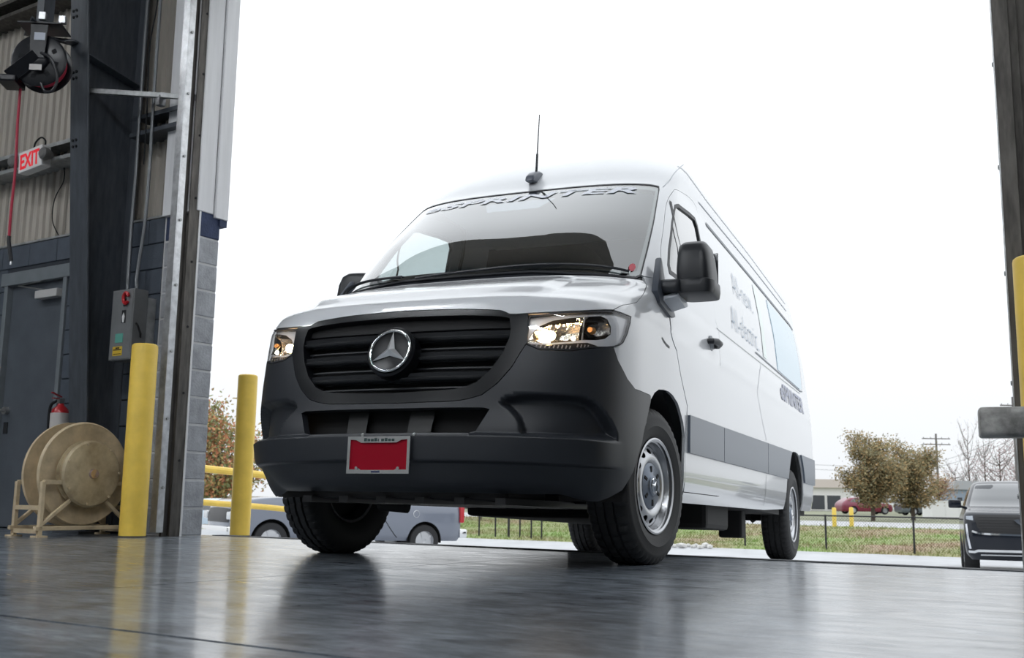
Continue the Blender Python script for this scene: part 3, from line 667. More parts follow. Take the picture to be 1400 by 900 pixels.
class Loft:
    """closed body given by horizontal slices: z, nose X, half width, start of the nose curve, exponent, tail X"""
    def __init__(s, tab, CR=0.18, rake=None, K=1.3, ztop=None):
        T = np.array(tab, float); s.T = T; s.CR = CR; s.K = K; s.rake = rake; s.ztop = ztop
        s.F, s.W, s.S, s.N, s.R = [_pchip(T[:, 0], T[:, k]) for k in range(1, 6)]
        s.z0, s.z1 = T[0, 0], T[-1, 0]
    def P(s, q, z):
        q = np.asarray(q, float); z = np.asarray(z, float); CR = s.CR
        F, W, S, n, R = s.F(z), s.W(z), s.S(z), s.N(z), s.R(z)
        sg = np.where(q < 0, -1, 1); a = np.abs(q); t = np.clip(a, 0, 1) * PI / 2
        c = np.clip(np.cos(t), 0, 1); u = np.clip(np.sin(t), 0, 1)
        X = S + (F - S) * c ** (2 / n); Y = W * u ** (2 / n)
        X = np.where(a > 1, S - (a - 1), X)
        over = np.clip(a - 1 - (S - (R + CR)), 0, None); ang = np.clip(over / CR, 0, PI / 2)
        X = np.where(over > 0, R + CR - CR * np.sin(ang), X)
        Y = np.where(over > 0, W - CR * (1 - np.cos(ang)) - np.clip(over - CR * PI / 2, 0, None), Y)
        Y = np.clip(Y, 0, None)
        Z = z + (s.rake(X, z) if s.rake else 0)
        return np.stack([X, sg * Y, Z], -1)
    def sX(s, X, z):
        F, S, n = s.F(z), s.S(z), s.N(z)
        if X <= S: return float(1 + S - X)
        return float(np.arccos(np.clip((X - S) / (F - S), 0, 1) ** (n / 2)) * 2 / PI)
    def sY(s, Y, z): return float(np.arcsin(min(1, abs(Y) / float(s.W(z))) ** (float(s.N(z)) / 2)) * 2 / PI)
    def send(s, z): return float(1 + s.S(z) - s.R(z) - s.CR + s.CR * PI / 2 + max(0, s.W(z) - s.CR))
    def u(s, q): q = np.asarray(q, float); a = np.abs(q); return np.sign(q) * np.where(a < 1, a * s.K, s.K + a - 1)
    def iu(s, u): u = np.asarray(u, float); a = np.abs(u); return np.sign(u) * np.where(a < s.K, a / s.K, 1 + a - s.K)
    def v(s, z):
        z = np.asarray(z, float)
        if s.ztop is None: return z
        h = s.z1 - s.ztop; return np.where(z < s.ztop, z, s.ztop + 0.9 * (1 - np.sqrt(np.clip(1 - (z - s.ztop) / h, 0, 1))))
    def iv(s, v):
        v = np.asarray(v, float)
        if s.ztop is None: return v
        h = s.z1 - s.ztop; q = np.clip((v - s.ztop) / 0.9, 0, 1); return np.where(v < s.ztop, v, s.ztop + h * (1 - (1 - q) ** 2))
    def surf(s, q, z, off=0.0):
        """points and unit normals, off may be a number or a function (s, z) -> metres along the normal"""
        e = 2e-3; zc = np.clip(z, s.z0 + e, s.z1 - e)
        def base_n(q, z):
            dq = s.P(q + e, z) - s.P(q - e, z); dz = s.P(q, np.clip(z + e, s.z0, s.z1)) - s.P(q, np.clip(z - e, s.z0, s.z1))
            n = np.cross(dq, dz); l = np.linalg.norm(n, axis=-1, keepdims=True); return n / np.maximum(l, 1e-12)
        def D(q, z):
            o = off(q, z) if callable(off) else off
            return s.P(q, z) + base_n(q, np.clip(z, s.z0 + e, s.z1 - e)) * np.asarray(o)[..., None] if callable(off) or off else s.P(q, z)
        p = D(q, z)
        dq = D(q + e, zc) - D(q - e, zc); dz = D(q, zc + e) - D(q, zc - e)
        n = np.cross(dq, dz); n /= np.maximum(np.linalg.norm(n, axis=-1, keepdims=True), 1e-12)
        return p, n
    def dens(s, loop, step):
        pts = []
        U = [(float(s.u(a)), float(s.v(b))) for a, b in loop]
        for i in range(len(U)):
            a, b = np.array(U[i]), np.array(U[(i + 1) % len(U)]); k = max(1, int(math.ceil(np.linalg.norm(b - a) / step)))
            pts += [tuple(a + (b - a) * j / k) for j in range(k)]
        return pts
    def inset(s, loop, d):
        U = np.array([(float(s.u(a)), float(s.v(b))) for a, b in loop]); n = len(U)
        A = sum(U[i][0] * U[(i + 1) % n][1] - U[(i + 1) % n][0] * U[i][1] for i in range(n)); sg = 1 if A > 0 else -1
        out = []
        for i in range(n):
            e1 = U[i] - U[i - 1]; e2 = U[(i + 1) % n] - U[i]; e1 /= max(1e-9, np.linalg.norm(e1)); e2 /= max(1e-9, np.linalg.norm(e2))
            m = np.array([-(e1 + e2)[1], (e1 + e2)[0]]); l = np.linalg.norm(m)
            m = m / l / max(0.5, l / 2) if l > 1e-6 else np.array([0, 0]); q = U[i] + sg * m * d
            out.append((float(s.iu(q[0])), float(s.iv(q[1]))))
        return out
    def patch(s, name, loop, m, parent, holes=(), step=0.04, off=0.0, th=0.0, mirror=False, wallmat=None):
        L = s.dens(loop, step); HL = [s.dens(h, step) for h in holes]
        pts = list(L); edges = [(i, (i + 1) % len(L)) for i in range(len(L))]
        for h in HL:
            k = len(pts); pts += h; edges += [(k + i, k + (i + 1) % len(h)) for i in range(len(h))]
        A = np.array(pts); lo, hi = A.min(0), A.max(0)
        gx, gy = np.meshgrid(np.arange(lo[0] + step / 2, hi[0], step), np.arange(lo[1] + step / 2, hi[1], step))
        G = np.stack([gx.ravel(), gy.ravel()], 1)
        if len(G):
            ok = _inside(G, L)
            for h in HL: ok &= ~_inside(G, h)
            G = G[ok]
            if len(G):
                E = np.array(edges); G = G[_segdist(G, A[E[:, 0]], A[E[:, 1]]) > step * 0.45]
        allp = [Vector(p) for p in pts] + [Vector(p) for p in G]
        r = geometry.delaunay_2d_cdt(allp, edges, [], 0, 1e-6)
        V = np.array([tuple(p) for p in r[0]]); T = np.array([f for f in r[2] if len(f) == 3])
        cen = V[T].mean(1); ok = _inside(cen, L)
        for h in HL: ok &= ~_inside(cen, h)
        T = T[ok]
        q, z = s.iu(V[:, 0]), s.iv(V[:, 1])
        p, n = s.surf(q, z, off)
        if mirror: p = p * [1, -1, 1]; n = n * [1, -1, 1]; T = T[:, ::-1]
        vs = [tuple(x) for x in p]; fs = [tuple(int(i) for i in t) for t in T]; nr = [tuple(x) for x in n]; nsm = len(fs)
        if th:
            cnt = {}
            for a, b, c in fs:
                for e in ((a, b), (b, c), (c, a)): cnt[e] = cnt.get(e, 0) + 1
            bd = [e for e in cnt if (e[1], e[0]) not in cnt]
            for a, b in bd:
                k = len(vs); pa, pb = np.array(vs[a]), np.array(vs[b]); na, nb = np.array(nr[a]), np.array(nr[b])
                vs += [tuple(pa), tuple(pb), tuple(pb - nb * th), tuple(pa - na * th)]; fs.append((k + 1, k, k + 3, k + 2))
                fn = np.cross(pb - pa, na); fn = fn / max(1e-9, np.linalg.norm(fn)); nr += [tuple(fn)] * 4
        me = bpy.data.meshes.new(name); me.from_pydata(vs, [], fs)
        for pl_ in me.polygons: pl_.use_smooth = True
        me.normals_split_custom_set_from_vertices(nr)
        return link_mesh(name, me, parent, m)
    def ribbon(s, name, path, w, m, parent, off=0.002, step=0.03, mirror=False):
        U = [np.array((float(s.u(a)), float(s.v(b)))) for a, b in path]; P = []
        for i in range(len(U) - 1):
            k = max(1, int(np.linalg.norm(U[i + 1] - U[i]) / step)); P += [U[i] + (U[i + 1] - U[i]) * j / k for j in range(k)]
        P.append(U[-1]); q = s.iu(np.array(P)[:, 0]); z = s.iv(np.array(P)[:, 1]); c, n = s.surf(q, z, off)
        if mirror: c = c * [1, -1, 1]; n = n * [1, -1, 1]
        vs = []; N = len(c)
        for i in range(N):
            t = c[min(i + 1, N - 1)] - c[max(i - 1, 0)]; t /= max(1e-9, np.linalg.norm(t)); b = np.cross(n[i], t)
            vs += [tuple(c[i] - b * w / 2), tuple(c[i] + b * w / 2)]
        fs = [(2 * i, 2 * i + 1, 2 * i + 3, 2 * i + 2) for i in range(N - 1)]
        mb = MB(); mb.add(vs, fs); return mb.build(name, m, parent, fix=False)
    def shell(s, name, m, parent, nz=40, step=0.12, z0=None, z1=None, off=0.0):
        """whole body as one grid, closed"""
        z0 = s.z0 if z0 is None else z0; z1 = s.z1 if z1 is None else z1
        zz = s.iv(np.linspace(float(s.v(z0)), float(s.v(z1)), nz)); rows = []
        nf, ns, nr_ = 18, 26, 8
        for z in zz:
            Ls = float(s.S(z) - s.R(z) - s.CR)
            q = list(np.linspace(0, 1, nf)) + list(1 + np.linspace(0, Ls, ns)[1:]) + list(1 + Ls + np.linspace(0, s.CR * PI / 2 + max(0.0, float(s.W(z)) - s.CR), nr_)[1:])
            rows.append(s.surf(np.array(q), np.full(len(q), z), off)[0])
        A = np.array(rows); n = A.shape[1]; mb = MB()
        B = A[:, ::-1][:, 1:-1] * [1, -1, 1]; G = np.concatenate([A, B], 1); n = G.shape[1]
        vs = [tuple(p) for p in G.reshape(-1, 3)]
        fs = [(j * n + i, j * n + (i + 1) % n, (j + 1) * n + (i + 1) % n, (j + 1) * n + i) for j in range(nz - 1) for i in range(n)]
        fs += [tuple(reversed(range(n))), tuple(range((nz - 1) * n, nz * n))]
        mb.add(vs, fs); return mb.build(name, m, parent, smooth=40)

# ================================================================== THE VAN
VAN_TAB = [
(.24, .90, .90, .10, 2.6, -5.50), (.28, .965, .94, .15, 2.6, -5.53), (.36, 1.005, .972, .20, 2.6, -5.57), (.45, 1.022, .988, .25, 2.7, -5.59),
(.53, 1.025, .992, .28, 2.75, -5.60), (.66, .995, .995, .30, 2.8, -5.61), (.80, .975, .995, .30, 2.85, -5.61), (.95, .945, .993, .30, 2.9, -5.61),
(1.05, .922, .991, .28, 3.0, -5.61), (1.10, .905, .989, .26, 3.1, -5.61), (1.14, .888, .987, .24, 3.05, -5.61), (1.180, .868, .985, .19, 3.0, -5.61), (1.188, .860, .985, .18, 3.0, -5.61), (1.194, .847, .984, .165, 3.0, -5.61), (1.205, .820, .984, .14, 3.0, -5.61),
(1.25, .725, .980, .04, 3.2, -5.61), (1.34, .49, .972, -.15, 3.1, -5.60), (1.42, .31, .960, -.35, 3.0, -5.60), (1.44, .289, .958, -.37, 3.0, -5.60), (1.55, .184, .946, -.46, 3.0, -5.60), (1.70, .036, .930, -.58, 3.0, -5.59), (1.80, -.07, .918, -.65, 3.0, -5.58), (2.00, -.315, .885, -.78, 3.0, -5.57),
(2.15, -.51, .858, -.88, 3.0, -5.56), (2.22, -.605, .845, -.94, 3.0, -5.55), (2.30, -.685, .836, -1.04, 3.0, -5.52), (2.40, -.80, .822, -1.22, 3.0, -5.48),
(2.50, -.945, .797, -1.47, 3.1, -5.42), (2.60, -1.17, .715, -1.8, 3.0, -5.3), (2.68, -1.5, .55, -2.2, 2.6, -5.0), (2.72, -2.0, .32, -2.6, 2.2, -4.4), (2.74, -2.8, .001, -3.2, 2.0, -3.6)]
def van_rake(X, z): return np.where(X < 0, -X * np.interp(z, [.3, .9, 2.1, 2.7], [.0205, .0205, .006, .004]), 0)
VB = Loft(VAN_TAB, 0.18, van_rake, 1.3, 2.45)
YAW, VP, VO = -0.407533, 0.0400047, Vector((-0.167262, 5.690555, 0))
_f = Vector((math.sin(YAW), -math.cos(YAW), 0)); _l = Vector((-_f.y, _f.x, 0))
_fx = Vector((_f.x * math.cos(VP), _f.y * math.cos(VP), math.sin(VP))); _uz = _fx.cross(_l)
VM = Matrix(((_fx.x, _l.x, _uz.x, VO.x), (_fx.y, _l.y, _uz.y, VO.y), (_fx.z, _l.z, _uz.z, VO.z), (0, 0, 0, 1)))
van = empty('cargo_van', mw=VM); tag(van, 'large white high roof electric cargo van with dark grey bumper entering the bay', 'van')

M_white = mat('van_white', (0.70, 0.715, 0.74), 0.22, coat=0.8)
M_plast = mat('bumper_plastic', (0.022, 0.025, 0.031), 0.42, bump=0.05, bscale=500)
M_plast_l = mat('side_plastic', (0.12, 0.145, 0.185), 0.30)
M_grille = mat('grille_black', (0.008, 0.009, 0.011), 0.3, spec=.3)
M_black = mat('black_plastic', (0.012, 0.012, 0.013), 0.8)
M_under = mat('underbody', (0.015, 0.015, 0.016), 0.75)
M_chrome = mat('chrome', (0.78, 0.79, 0.80), 0.07, metal=1.0)
M_seal = mat('rubber_seal', (0.015, 0.017, 0.022), 0.5)
M_frit = mat('glass_frit', (0.012, 0.013, 0.016), 0.03, spec=0.6)
M_glass = thin_glass('windscreen_glass', (0.82, 0.90, 0.90), 1.80, faces=2.0)
M_lens = thin_glass('lens_glass', (0.97, 0.97, 0.97), 1.48, faces=1.6)
M_tint = mat('pale_window_film', (0.42, 0.62, 0.74), 0.06, coat=0.4)
mirrored = lambda loop: [(-a, b) for a, b in reversed(loop)]
def both(half):  # half loop on the van's left from centreline to centreline
    return half + [(-a, b) for a, b in reversed(half) if abs(a) > 1e-6]

X = lambda x, z: (VB.sX(x, z), z)
# ---- outlines (s along the slice, z)
DOOR_F = [(0.8982, 2.1822), (0.8067, 2.0529), (0.8005, 1.8374), (0.8131, 1.6477), (0.898, 1.4674), (1.159, 1.2849), (1.5579, 1.105), X(-0.505, 0.83)]
DOOR_R = [X(-1.378, .365), X(-1.375, .72), X(-1.386, .90), X(-1.395, 1.18), X(-1.40, 1.48), X(-1.41, 1.864), X(-1.42, 2.077), X(-1.40, 2.17), (1.40, 2.240), (1.30, 2.2535), (1.1717, 2.2463)]
DOOR = catmull(DOOR_F[:5], 5) + DOOR_F[5:] + [X(-0.505, .365)] + DOOR_R
WS_HALF = [(0, 1.455), (.16, 1.455), (.31, 1.435), (.5652, 1.432), (.660, 1.438), (.694, 1.462), (.7012, 1.62), (.7053, 1.8736), (.6985, 2.135), (.686, 2.168), (.6, 2.177), (.35, 2.180), (0, 2.179)]
ARCH_F = [(.505, .27), (.484, .337), (.438, .4256), (.36, .56), (.295, .673), (.225, .775), (.145, .826), (.07, .852), (-.018, .863), (-.12, .866), (-.203, .855), (-.30, .826), (-.353, .79), (-.42, .73), (-.455, .66), (-.478, .573), (-.485, .45), (-.485, .30)]
ARCH_R = [(-3.83, .33), (-3.845, .47), (-3.885, .60), (-3.96, .71), (-4.07, .79), (-4.20, .822), (-4.33, .828), (-4.46, .822), (-4.58, .79), (-4.69, .71), (-4.76, .60), (-4.80, .47), (-4.81, .33)]
body_half = [(0, 2.181), (.35, 2.182), (.6, 2.179), (.688, 2.170), (.7005, 2.135), (.7073, 1.8736), (.7032, 1.62), (.696, 1.462), (.716, 1.458)]
body_half += [(.898, 1.4674)] + list(reversed(catmull(DOOR_F[:5], 5)))[1:] + list(reversed(DOOR_R))[:-1] + [X(-1.378, .365), X(-0.505, .365), X(-0.505, .31), X(-3.0, .31)]
body_half += [X(a, b) for a, b in ARCH_R] + [X(-5.2, .33)] + [(VB.send(z), z) for z in (.36, .6, .9, 1.2, 1.6, 2.0, 2.2, 2.4, 2.55, 2.65, 2.70, 2.735)]
loopL = body_half + [(0.0, 2.735)]
# roof ends on a ridge line: close left and right halves separately
half_loop = [(0, 2.181)] + body_half[1:] + [(0.0, 2.735)]
for mir in (False, True):
    VB.patch('body_side', half_loop, M_white, van, step=0.05, th=0.012, mirror=mir)
    VB.ribbon('door_gap_shade_strip', DOOR + DOOR[:1], 0.05, M_black, van, off=-0.018, mirror=mir)  # black strip added behind the door gap, standing in for its shade
    # front door with its window opening
    WIN = [X(-.33, 1.545), X(-.70, 1.56), X(-1.235, 1.585), X(-1.262, 1.615), X(-1.268, 1.95), X(-1.262, 2.08), X(-1.225, 2.118), (1.2266, 2.108), (.985, 2.075), (.925, 2.045), (.895, 1.90), (.893, 1.70), (.912, 1.59)]
    dr = VB.patch('front_door', VB.inset(DOOR, 0.0045), M_white, van, holes=[WIN], step=0.04, off=0.001, th=0.02, mirror=mir)
    VB.patch('window_gasket', VB.inset(WIN, -0.012), M_seal, dr, holes=[VB.inset(WIN, 0.016)], step=0.03, off=0.003, th=0.012, mirror=mir)
    VB.patch('window_pane', VB.inset(WIN, 0.004), M_glass, dr, step=0.06, off=-0.006, mirror=mir)
    VB.ribbon('window_divider', [X(-.655, 2.06), X(-.62, 1.80), X(-.59, 1.555)], 0.022, M_seal, dr, off=0.004, mirror=mir)
    # door handle
    hx, hz = -1.165, 1.288
    p, n = VB.surf(np.array([VB.sX(hx, hz)]), np.array([hz])); p = p[0] * [1, -1 if mir else 1, 1]; sg = -1 if mir else 1
    h = MB().tube([p + np.array([.085, -.01 * sg, 0]), p + np.array([.075, .028 * sg, .0]), p + np.array([.03, .045 * sg, .004]), p + np.array([-.05, .045 * sg, .004]), p + np.array([-.09, .026 * sg, 0]), p + np.array([-.10, -.01 * sg, 0])], [.016, .019, .02, .02, .019, .016], 10).build('door_handle', M_plast, dr)
    MB().lathe([(0, .006), (.045, .006), (.05, 0)], 24, Matrix.Translation(Vector(p) + Vector((.0, .001 * sg, 0))) @ Matrix.Scale(sg, 4, (0, 1, 0))).build('handle_cup', mat('cup_grey', (.25, .27, .30), .4), dr)
    # fender
    FEN = [(.712, 1.452), (.898, 1.4644), (1.159, 1.2819), (1.5579, 1.102), X(-0.500, .83), X(-0.500, .31)] + [X(a, b) for a, b in reversed(ARCH_F[5:])] + \
          [(1.075, .8044), (.9218, .801), (.8545, .837), (.7825, .9112), (.7488, .9678), (.815, .9986), (.846, 1.05), (.8639, 1.1044), (.8626, 1.142), (.7309, 1.1494), (.7634, 1.1768), (.826, 1.2215), (.8454, 1.2361), (.838, 1.279), (.8164, 1.3268), (.763, 1.400)]
    fe_ = VB.patch('fender', FEN, M_white, van, step=0.03, th=0.015, mirror=mir)
    VB.ribbon('charge_flap_seam', [X(-.012, 1.128), X(-.05, 1.115), X(-.10, 1.104), X(-.15, 1.10)], .012, M_seal, fe_, off=.002, mirror=mir)
    # side cladding: three panels and one behind the rear wheel, each a part
    def clad(x0, x1, za0, zb0, za1, zb1, nm='side_moulding', cut=None):
        lp = [X(x0, za0), X(x1, za1), X(x1, zb1), X(x0, zb0)] if cut is None else cut
        return VB.patch(nm, lp, M_plast_l, van, step=0.05, off=0.016, th=0.018, mirror=mir)
    clad(-.512, -1.372, .578, .782, .578, .788)
    clad(-1.384, -2.90, .578, .788, .578, .802)
    clad(-2.912, -3.84, .578, .802, .578, .812, cut=[X(-2.912, .578), X(-3.855, .578), X(-3.90, .66), X(-3.98, .752), X(-4.06, .812), X(-2.912, .802)])
    clad(0, 0, 0, 0, 0, 0, cut=[X(-4.79, .578), (VB.send(.578) - .45, .578), (VB.send(.80) - .45, .818), X(-4.585, .818), X(-4.68, .74), X(-4.75, .65)])
    cz = np.array([1.43, 1.432, 1.434, 1.436, 1.438, 1.44]); cq = np.array([VB.sX(x_, z_) for x_, z_ in zip(np.linspace(-1.42, -4.9, 6), cz)])
    cp = VB.surf(cq, cz, 0.0)[0] * [1, -1 if mir else 1, 1]; MB().tube(cp, .006, 8).build('side_crease', M_white, van)      # pressed ridge in the body colour
    VB.ribbon('panel_joint', [X(-2.905, .34), X(-2.905, .57)], .007, M_seal, van, off=.002, mirror=mir)
    VB.ribbon('panel_joint', [X(-2.92, .82), X(-2.92, 1.44)], .006, mat('panel_seam', (.33, .36, .40), .5), van, off=.002, mirror=mir)
    VB.ribbon('roof_gutter', [X(-1.60, 2.192), X(-3.2, 2.185), X(-5.05, 2.165), X(-5.22, 2.14)], .026, mat('gutter_grey', (.16, .18, .21), .4), van, off=.004, mirror=mir)
    VB.ribbon('roof_seam', [X(-1.45, 2.30), X(-3.2, 2.31), X(-5.0, 2.29)], .010, mat('panel_seam', (.33, .36, .40), .5), van, off=.002, mirror=mir)
    VB.ribbon('roof_seam', [(.80, 2.43), X(-1.75, 2.40), X(-3.2, 2.40), X(-5.0, 2.36)], .007, mat('panel_seam', (.33, .36, .40), .5), van, off=.002, mirror=mir)
    VB.ribbon('roof_seam', [(.735, 2.17), (.80, 2.25), (.84, 2.40), (.85, 2.52)], .005, mat('panel_seam2', (.55, .58, .62), .5), van, off=.002, mirror=mir)
    # pale film on the rear quarter, in the shape of a window
    RW = [X(-2.80, 1.50), X(-4.95, 1.475), X(-5.10, 1.50), X(-5.17, 1.75), X(-5.20, 2.10), X(-5.12, 2.135), X(-2.80, 2.15)]
    VB.patch('quarter_window', [X(-3.75, 1.50), X(-4.95, 1.485), X(-5.08, 1.51), X(-5.15, 1.75), X(-5.18, 2.08), X(-5.10, 2.125), X(-3.78, 2.135)], M_tint, van, step=.1, off=.004, th=.004, mirror=mir)
    VB.patch('film_stripe', [X(-3.10, 1.51), X(-3.24, 1.51), X(-3.30, 2.13), X(-3.14, 2.13)], mat('film_green', (.66, .80, .74), .1, coat=.5), van, step=.1, off=.003, mirror=mir)
    VB.ribbon('window_rim', [X(-2.75, 1.49), X(-4.95, 1.468), X(-5.09, 1.48), X(-5.165, 1.75), X(-5.20, 2.10)], .012, mat('gutter_grey', (0, 0, 0)), van, off=.004, mirror=mir)

# lettering on the left side, mapped on the flank
def side_text(body, X0, Zb, size, m, sx=1.0, nm='side_lettering', bold=0.0):
    me = text_mesh(body, size, 0.0, bold=bold, fine=0.04)
    co = np.array([v.co[:] for v in me.vertices]); xs = X0 - co[:, 0] * sx; z = Zb + co[:, 1]
    q = 1 + VB.S(z) - xs; p, n = VB.surf(q, z, 0.0045)
    for v, c in zip(me.vertices, p): v.co = Vector(c)
    return link_mesh(nm, me, van, m)
M_txt = mat('lettering_blue_grey', (0.42, 0.50, 0.59), 0.4)
side_text('All-new.', -2.16, 1.82, 0.27, M_txt, 0.84, bold=-0.005)
side_text('All-electric.', -1.93, 1.52, 0.27, M_txt, 0.82, bold=-0.005)
side_text('eSPRINTER', -3.72, 1.245, 0.21, mat('lettering_grey', (0.36, 0.38, 0.48), 0.4), 1.25, 'model_lettering', bold=0.006)

# ---- hood
HOOD = both([(0, 1.1357), (.1088, 1.1282), (.2162, 1.1149), (.235, 1.104), (.2464, 1.0956), (.27, 1.0945), (.3135, 1.099), (.42, 1.108), (.5441, 1.122), (.7249, 1.1504), (.7574, 1.1768), (.822, 1.222), (.8394, 1.2361), (.834, 1.28), (.8104, 1.3268), (.757, 1.397), (.712, 1.425), (.5652, 1.418), (.31, 1.415), (0, 1.418)])
def hood_off(q, z):
    a = np.abs(q); up = np.clip((z - 1.19) / .05, 0, 1); fade = np.clip((1.42 - z) / .10, 0, 1)
    return 0.001 + 0.020 * up * fade * np.clip((.36 - a) / .07, 0, 1)       # raised centre of the hood
VB.patch('hood', HOOD, M_white, van, step=0.022, off=hood_off, th=0.02)
VB.ribbon('hood_gap_shade_strip', [(.728, 1.147), (.7604, 1.1768), (.824, 1.2218), (.8424, 1.2361), (.836, 1.2795), (.8134, 1.3268), (.760, 1.3985), (.713, 1.43)], .05, M_black, van, off=-.018)  # black strip added under the hood gap so that it looks dark
VB.ribbon('hood_gap_shade_strip', [(.728, 1.147), (.7604, 1.1768), (.824, 1.2218), (.8424, 1.2361), (.836, 1.2795), (.8134, 1.3268), (.760, 1.3985), (.713, 1.43)], .05, M_black, van, off=-.018, mirror=True)  # same added dark strip on the other side
VB.patch('cowl', both([(0, 1.405), (.31, 1.405), (.5652, 1.408), (.72, 1.418), (.70, 1.455), (.655, 1.445), (.5652, 1.437), (.31, 1.44), (.16, 1.46), (0, 1.46)]), M_plast, van, step=.03, off=-.012)
VB.patch('headlamp_gap', both([(0, 1.04), (.33, 1.04), (.60, 1.08), (.82, 1.10), (.82, 1.18), (.60, 1.15), (.33, 1.12), (0, 1.15)]), M_black, van, step=.05, off=-.03)

# ---- windscreen
WS = both(WS_HALF)
ws = VB.patch('windscreen', VB.inset(WS, 0.006), M_glass, van, step=0.03, off=-0.004)
VB.patch('glass_border', VB.inset(WS, 0.006), M_frit, ws, holes=[VB.inset(WS, 0.045)], step=0.03, off=-0.008)
VB.patch('rubber_rim', VB.inset(WS, -0.006), M_seal, ws, holes=[VB.inset(WS, 0.007)], step=0.03, off=-0.001, th=.012)
# banner lettering along the top edge and stickers
me = text_mesh('eSPRINTER', 0.105, 0.0, spacing=1.05, bold=0.003, shear=0.2, fine=0.03)
co = np.array([v.co[:] for v in me.vertices]); w_ = co[:, 0].max()
yy = -0.70 + co[:, 0] / w_ * 1.40; zz = 2.085 + co[:, 1] * 0.75
qq = np.sign(yy) * np.array([VB.sY(a, b) for a, b in zip(yy, zz)]); p, n = VB.surf(qq, zz, 0.0005)
for v, c in zip(me.vertices, p): v.co = Vector(c)
link_mesh('banner_lettering', me, ws, mat('banner_grey', (0.40, 0.43, 0.52), 0.1, coat=.6))
VB.patch('red_sticker', [(.62 + .022 * math.cos(t), 1.50 + .026 * math.sin(t)) for t in np.linspace(0, 2 * PI, 17)[:-1]], mat('sticker_red', (.60, .06, .09), .5), ws, step=.02, off=.0005)
VB.patch('white_sticker', [(.56, 1.452), (.615, 1.455), (.615, 1.475), (.56, 1.472)], mat('sticker_white', (.7, .75, .75), .5), ws, step=.02, off=.0005)
VB.patch('mirror_mount', [(-.05, 2.00), (.05, 2.00), (.085, 2.09), (-.085, 2.09)], mat('mount_grey', (.30, .32, .40), .4), ws, step=.03, off=-.012)
# wipers
for path, nm in (([(-.10, 1.437), (.08, 1.470), (.28, 1.472), (.46, 1.462), (.60, 1.447)], 1), ([(-.66, 1.450), (-.52, 1.462), (-.36, 1.468), (-.16, 1.460)], 2)):
    q = np.array([a for a, b in catmull(path, 6)]); z = np.array([b for a, b in catmull(path, 6)])
    p, n = VB.surf(q, z, 0.022)
    wp = MB().tube(p, 0.0075, 6).build('wiper', M_plast, van)
    p2, _ = VB.surf(q, z + .012, 0.010); MB().tube(p2, 0.005, 6).build('wiper_blade', M_seal, wp)

# ---- grille with star
GO = both([(0, .6868), (.1284, .6915), (.17, .702), (.2078, .7193), (.2523, .7719), (.2919, .8432), (.3172, .9128), (.338, .9641), (.328, 1.03), (.3149, 1.0925), (.27, 1.088), (.244, 1.089), (.232, 1.098), (.2142, 1.108), (.1088, 1.121), (0, 1.128)])
GI = both([(0, .7332), (.1239, .7436), (.16, .756), (.1879, .7755), (.2254, .8317), (.2561, .9058), (.2717, .9808), (.268, 1.03), (.2541, 1.0716), (.235, 1.078), (.20, 1.083), (.1088, 1.092), (0, 1.098)])
gr = VB.patch('grille', GO, M_grille, van, holes=[GI], step=.022, off=0.006, th=.06)
VB.patch('grille_back', VB.inset(GI, -.02), M_black, gr, step=.05, off=-.075)
def slat(zc, smax, hgt=0.022):
    N = 60; vs = []
    q = np.linspace(-smax, smax, N)
    prof = [(-hgt, -.05), (-hgt * .9, -.006), (-hgt * .35, .004), (hgt * .15, -.010), (hgt * .75, -.004), (hgt, -.012), (hgt, -.05)]
    for dz, o in prof: vs.append(VB.surf(q, np.full(N, zc + dz), o)[0])
    A = np.array(vs); mb = MB(); mb.add(A.reshape(-1, 3), [(j * N + i, j * N + i + 1, (j + 1) * N + i + 1, (j + 1) * N + i) for j in range(len(prof) - 1) for i in range(N - 1)])
    return mb.build('slat', mat('slat_black', (.022, .023, .025), .22), gr, smooth=50)
for zc, sm in ((.810, .214), (.906, .256), (1.000, .270)): slat(zc, sm)
for zc, sm in ((.765, .18), (.858, .24), (.953, .268), (1.045, .262)):
    q = np.linspace(-sm, sm, 40); p, n = VB.surf(q, np.full(40, zc), -.045); MB().tube(p, .007, 6).build('grille_rib', M_plast, gr)
# star badge
sc_ = Vector((1.012, 0, .926)); TILT = Matrix.Rotation(math.radians(-14), 4, 'Y')
SM = Matrix.Translation(sc_) @ TILT @ Matrix.Rotation(-PI / 2, 4, 'Z')   # lathe axis Y -> +X
sd = MB().lathe([(.122, -.075), (.122, -.012), (.114, -.004), (.108, -.008), (.0, -.010)], 56, SM).build('star_badge', M_grille, gr)
MB().lathe([(.100 + .0075 * math.cos(t), .0075 * math.sin(t) - .002) for t in np.linspace(0, 2 * PI, 13)[:-1]], 64, SM, closed=True).build('badge_ring', M_chrome, sd)
star = MB()
for k in range(3):
    t = PI / 2 + k * 2 * PI / 3
    tip = (.099 * math.cos(t), .099 * math.sin(t)); c1 = (.023 * math.cos(t - PI / 3), .023 * math.sin(t - PI / 3)); c2 = (.023 * math.cos(t + PI / 3), .023 * math.sin(t + PI / 3))
    f3 = lambda p, h: SM @ Vector((p[0], h, p[1]))
    star.add([f3((0, 0), .014), f3(c1, -.006), f3(tip, -.004), f3(c2, -.006)], [(0, 1, 2), (0, 2, 3)])
star.build('star', mat('star_silver', (.82, .83, .84), .28, metal=.75), sd, smooth=0)

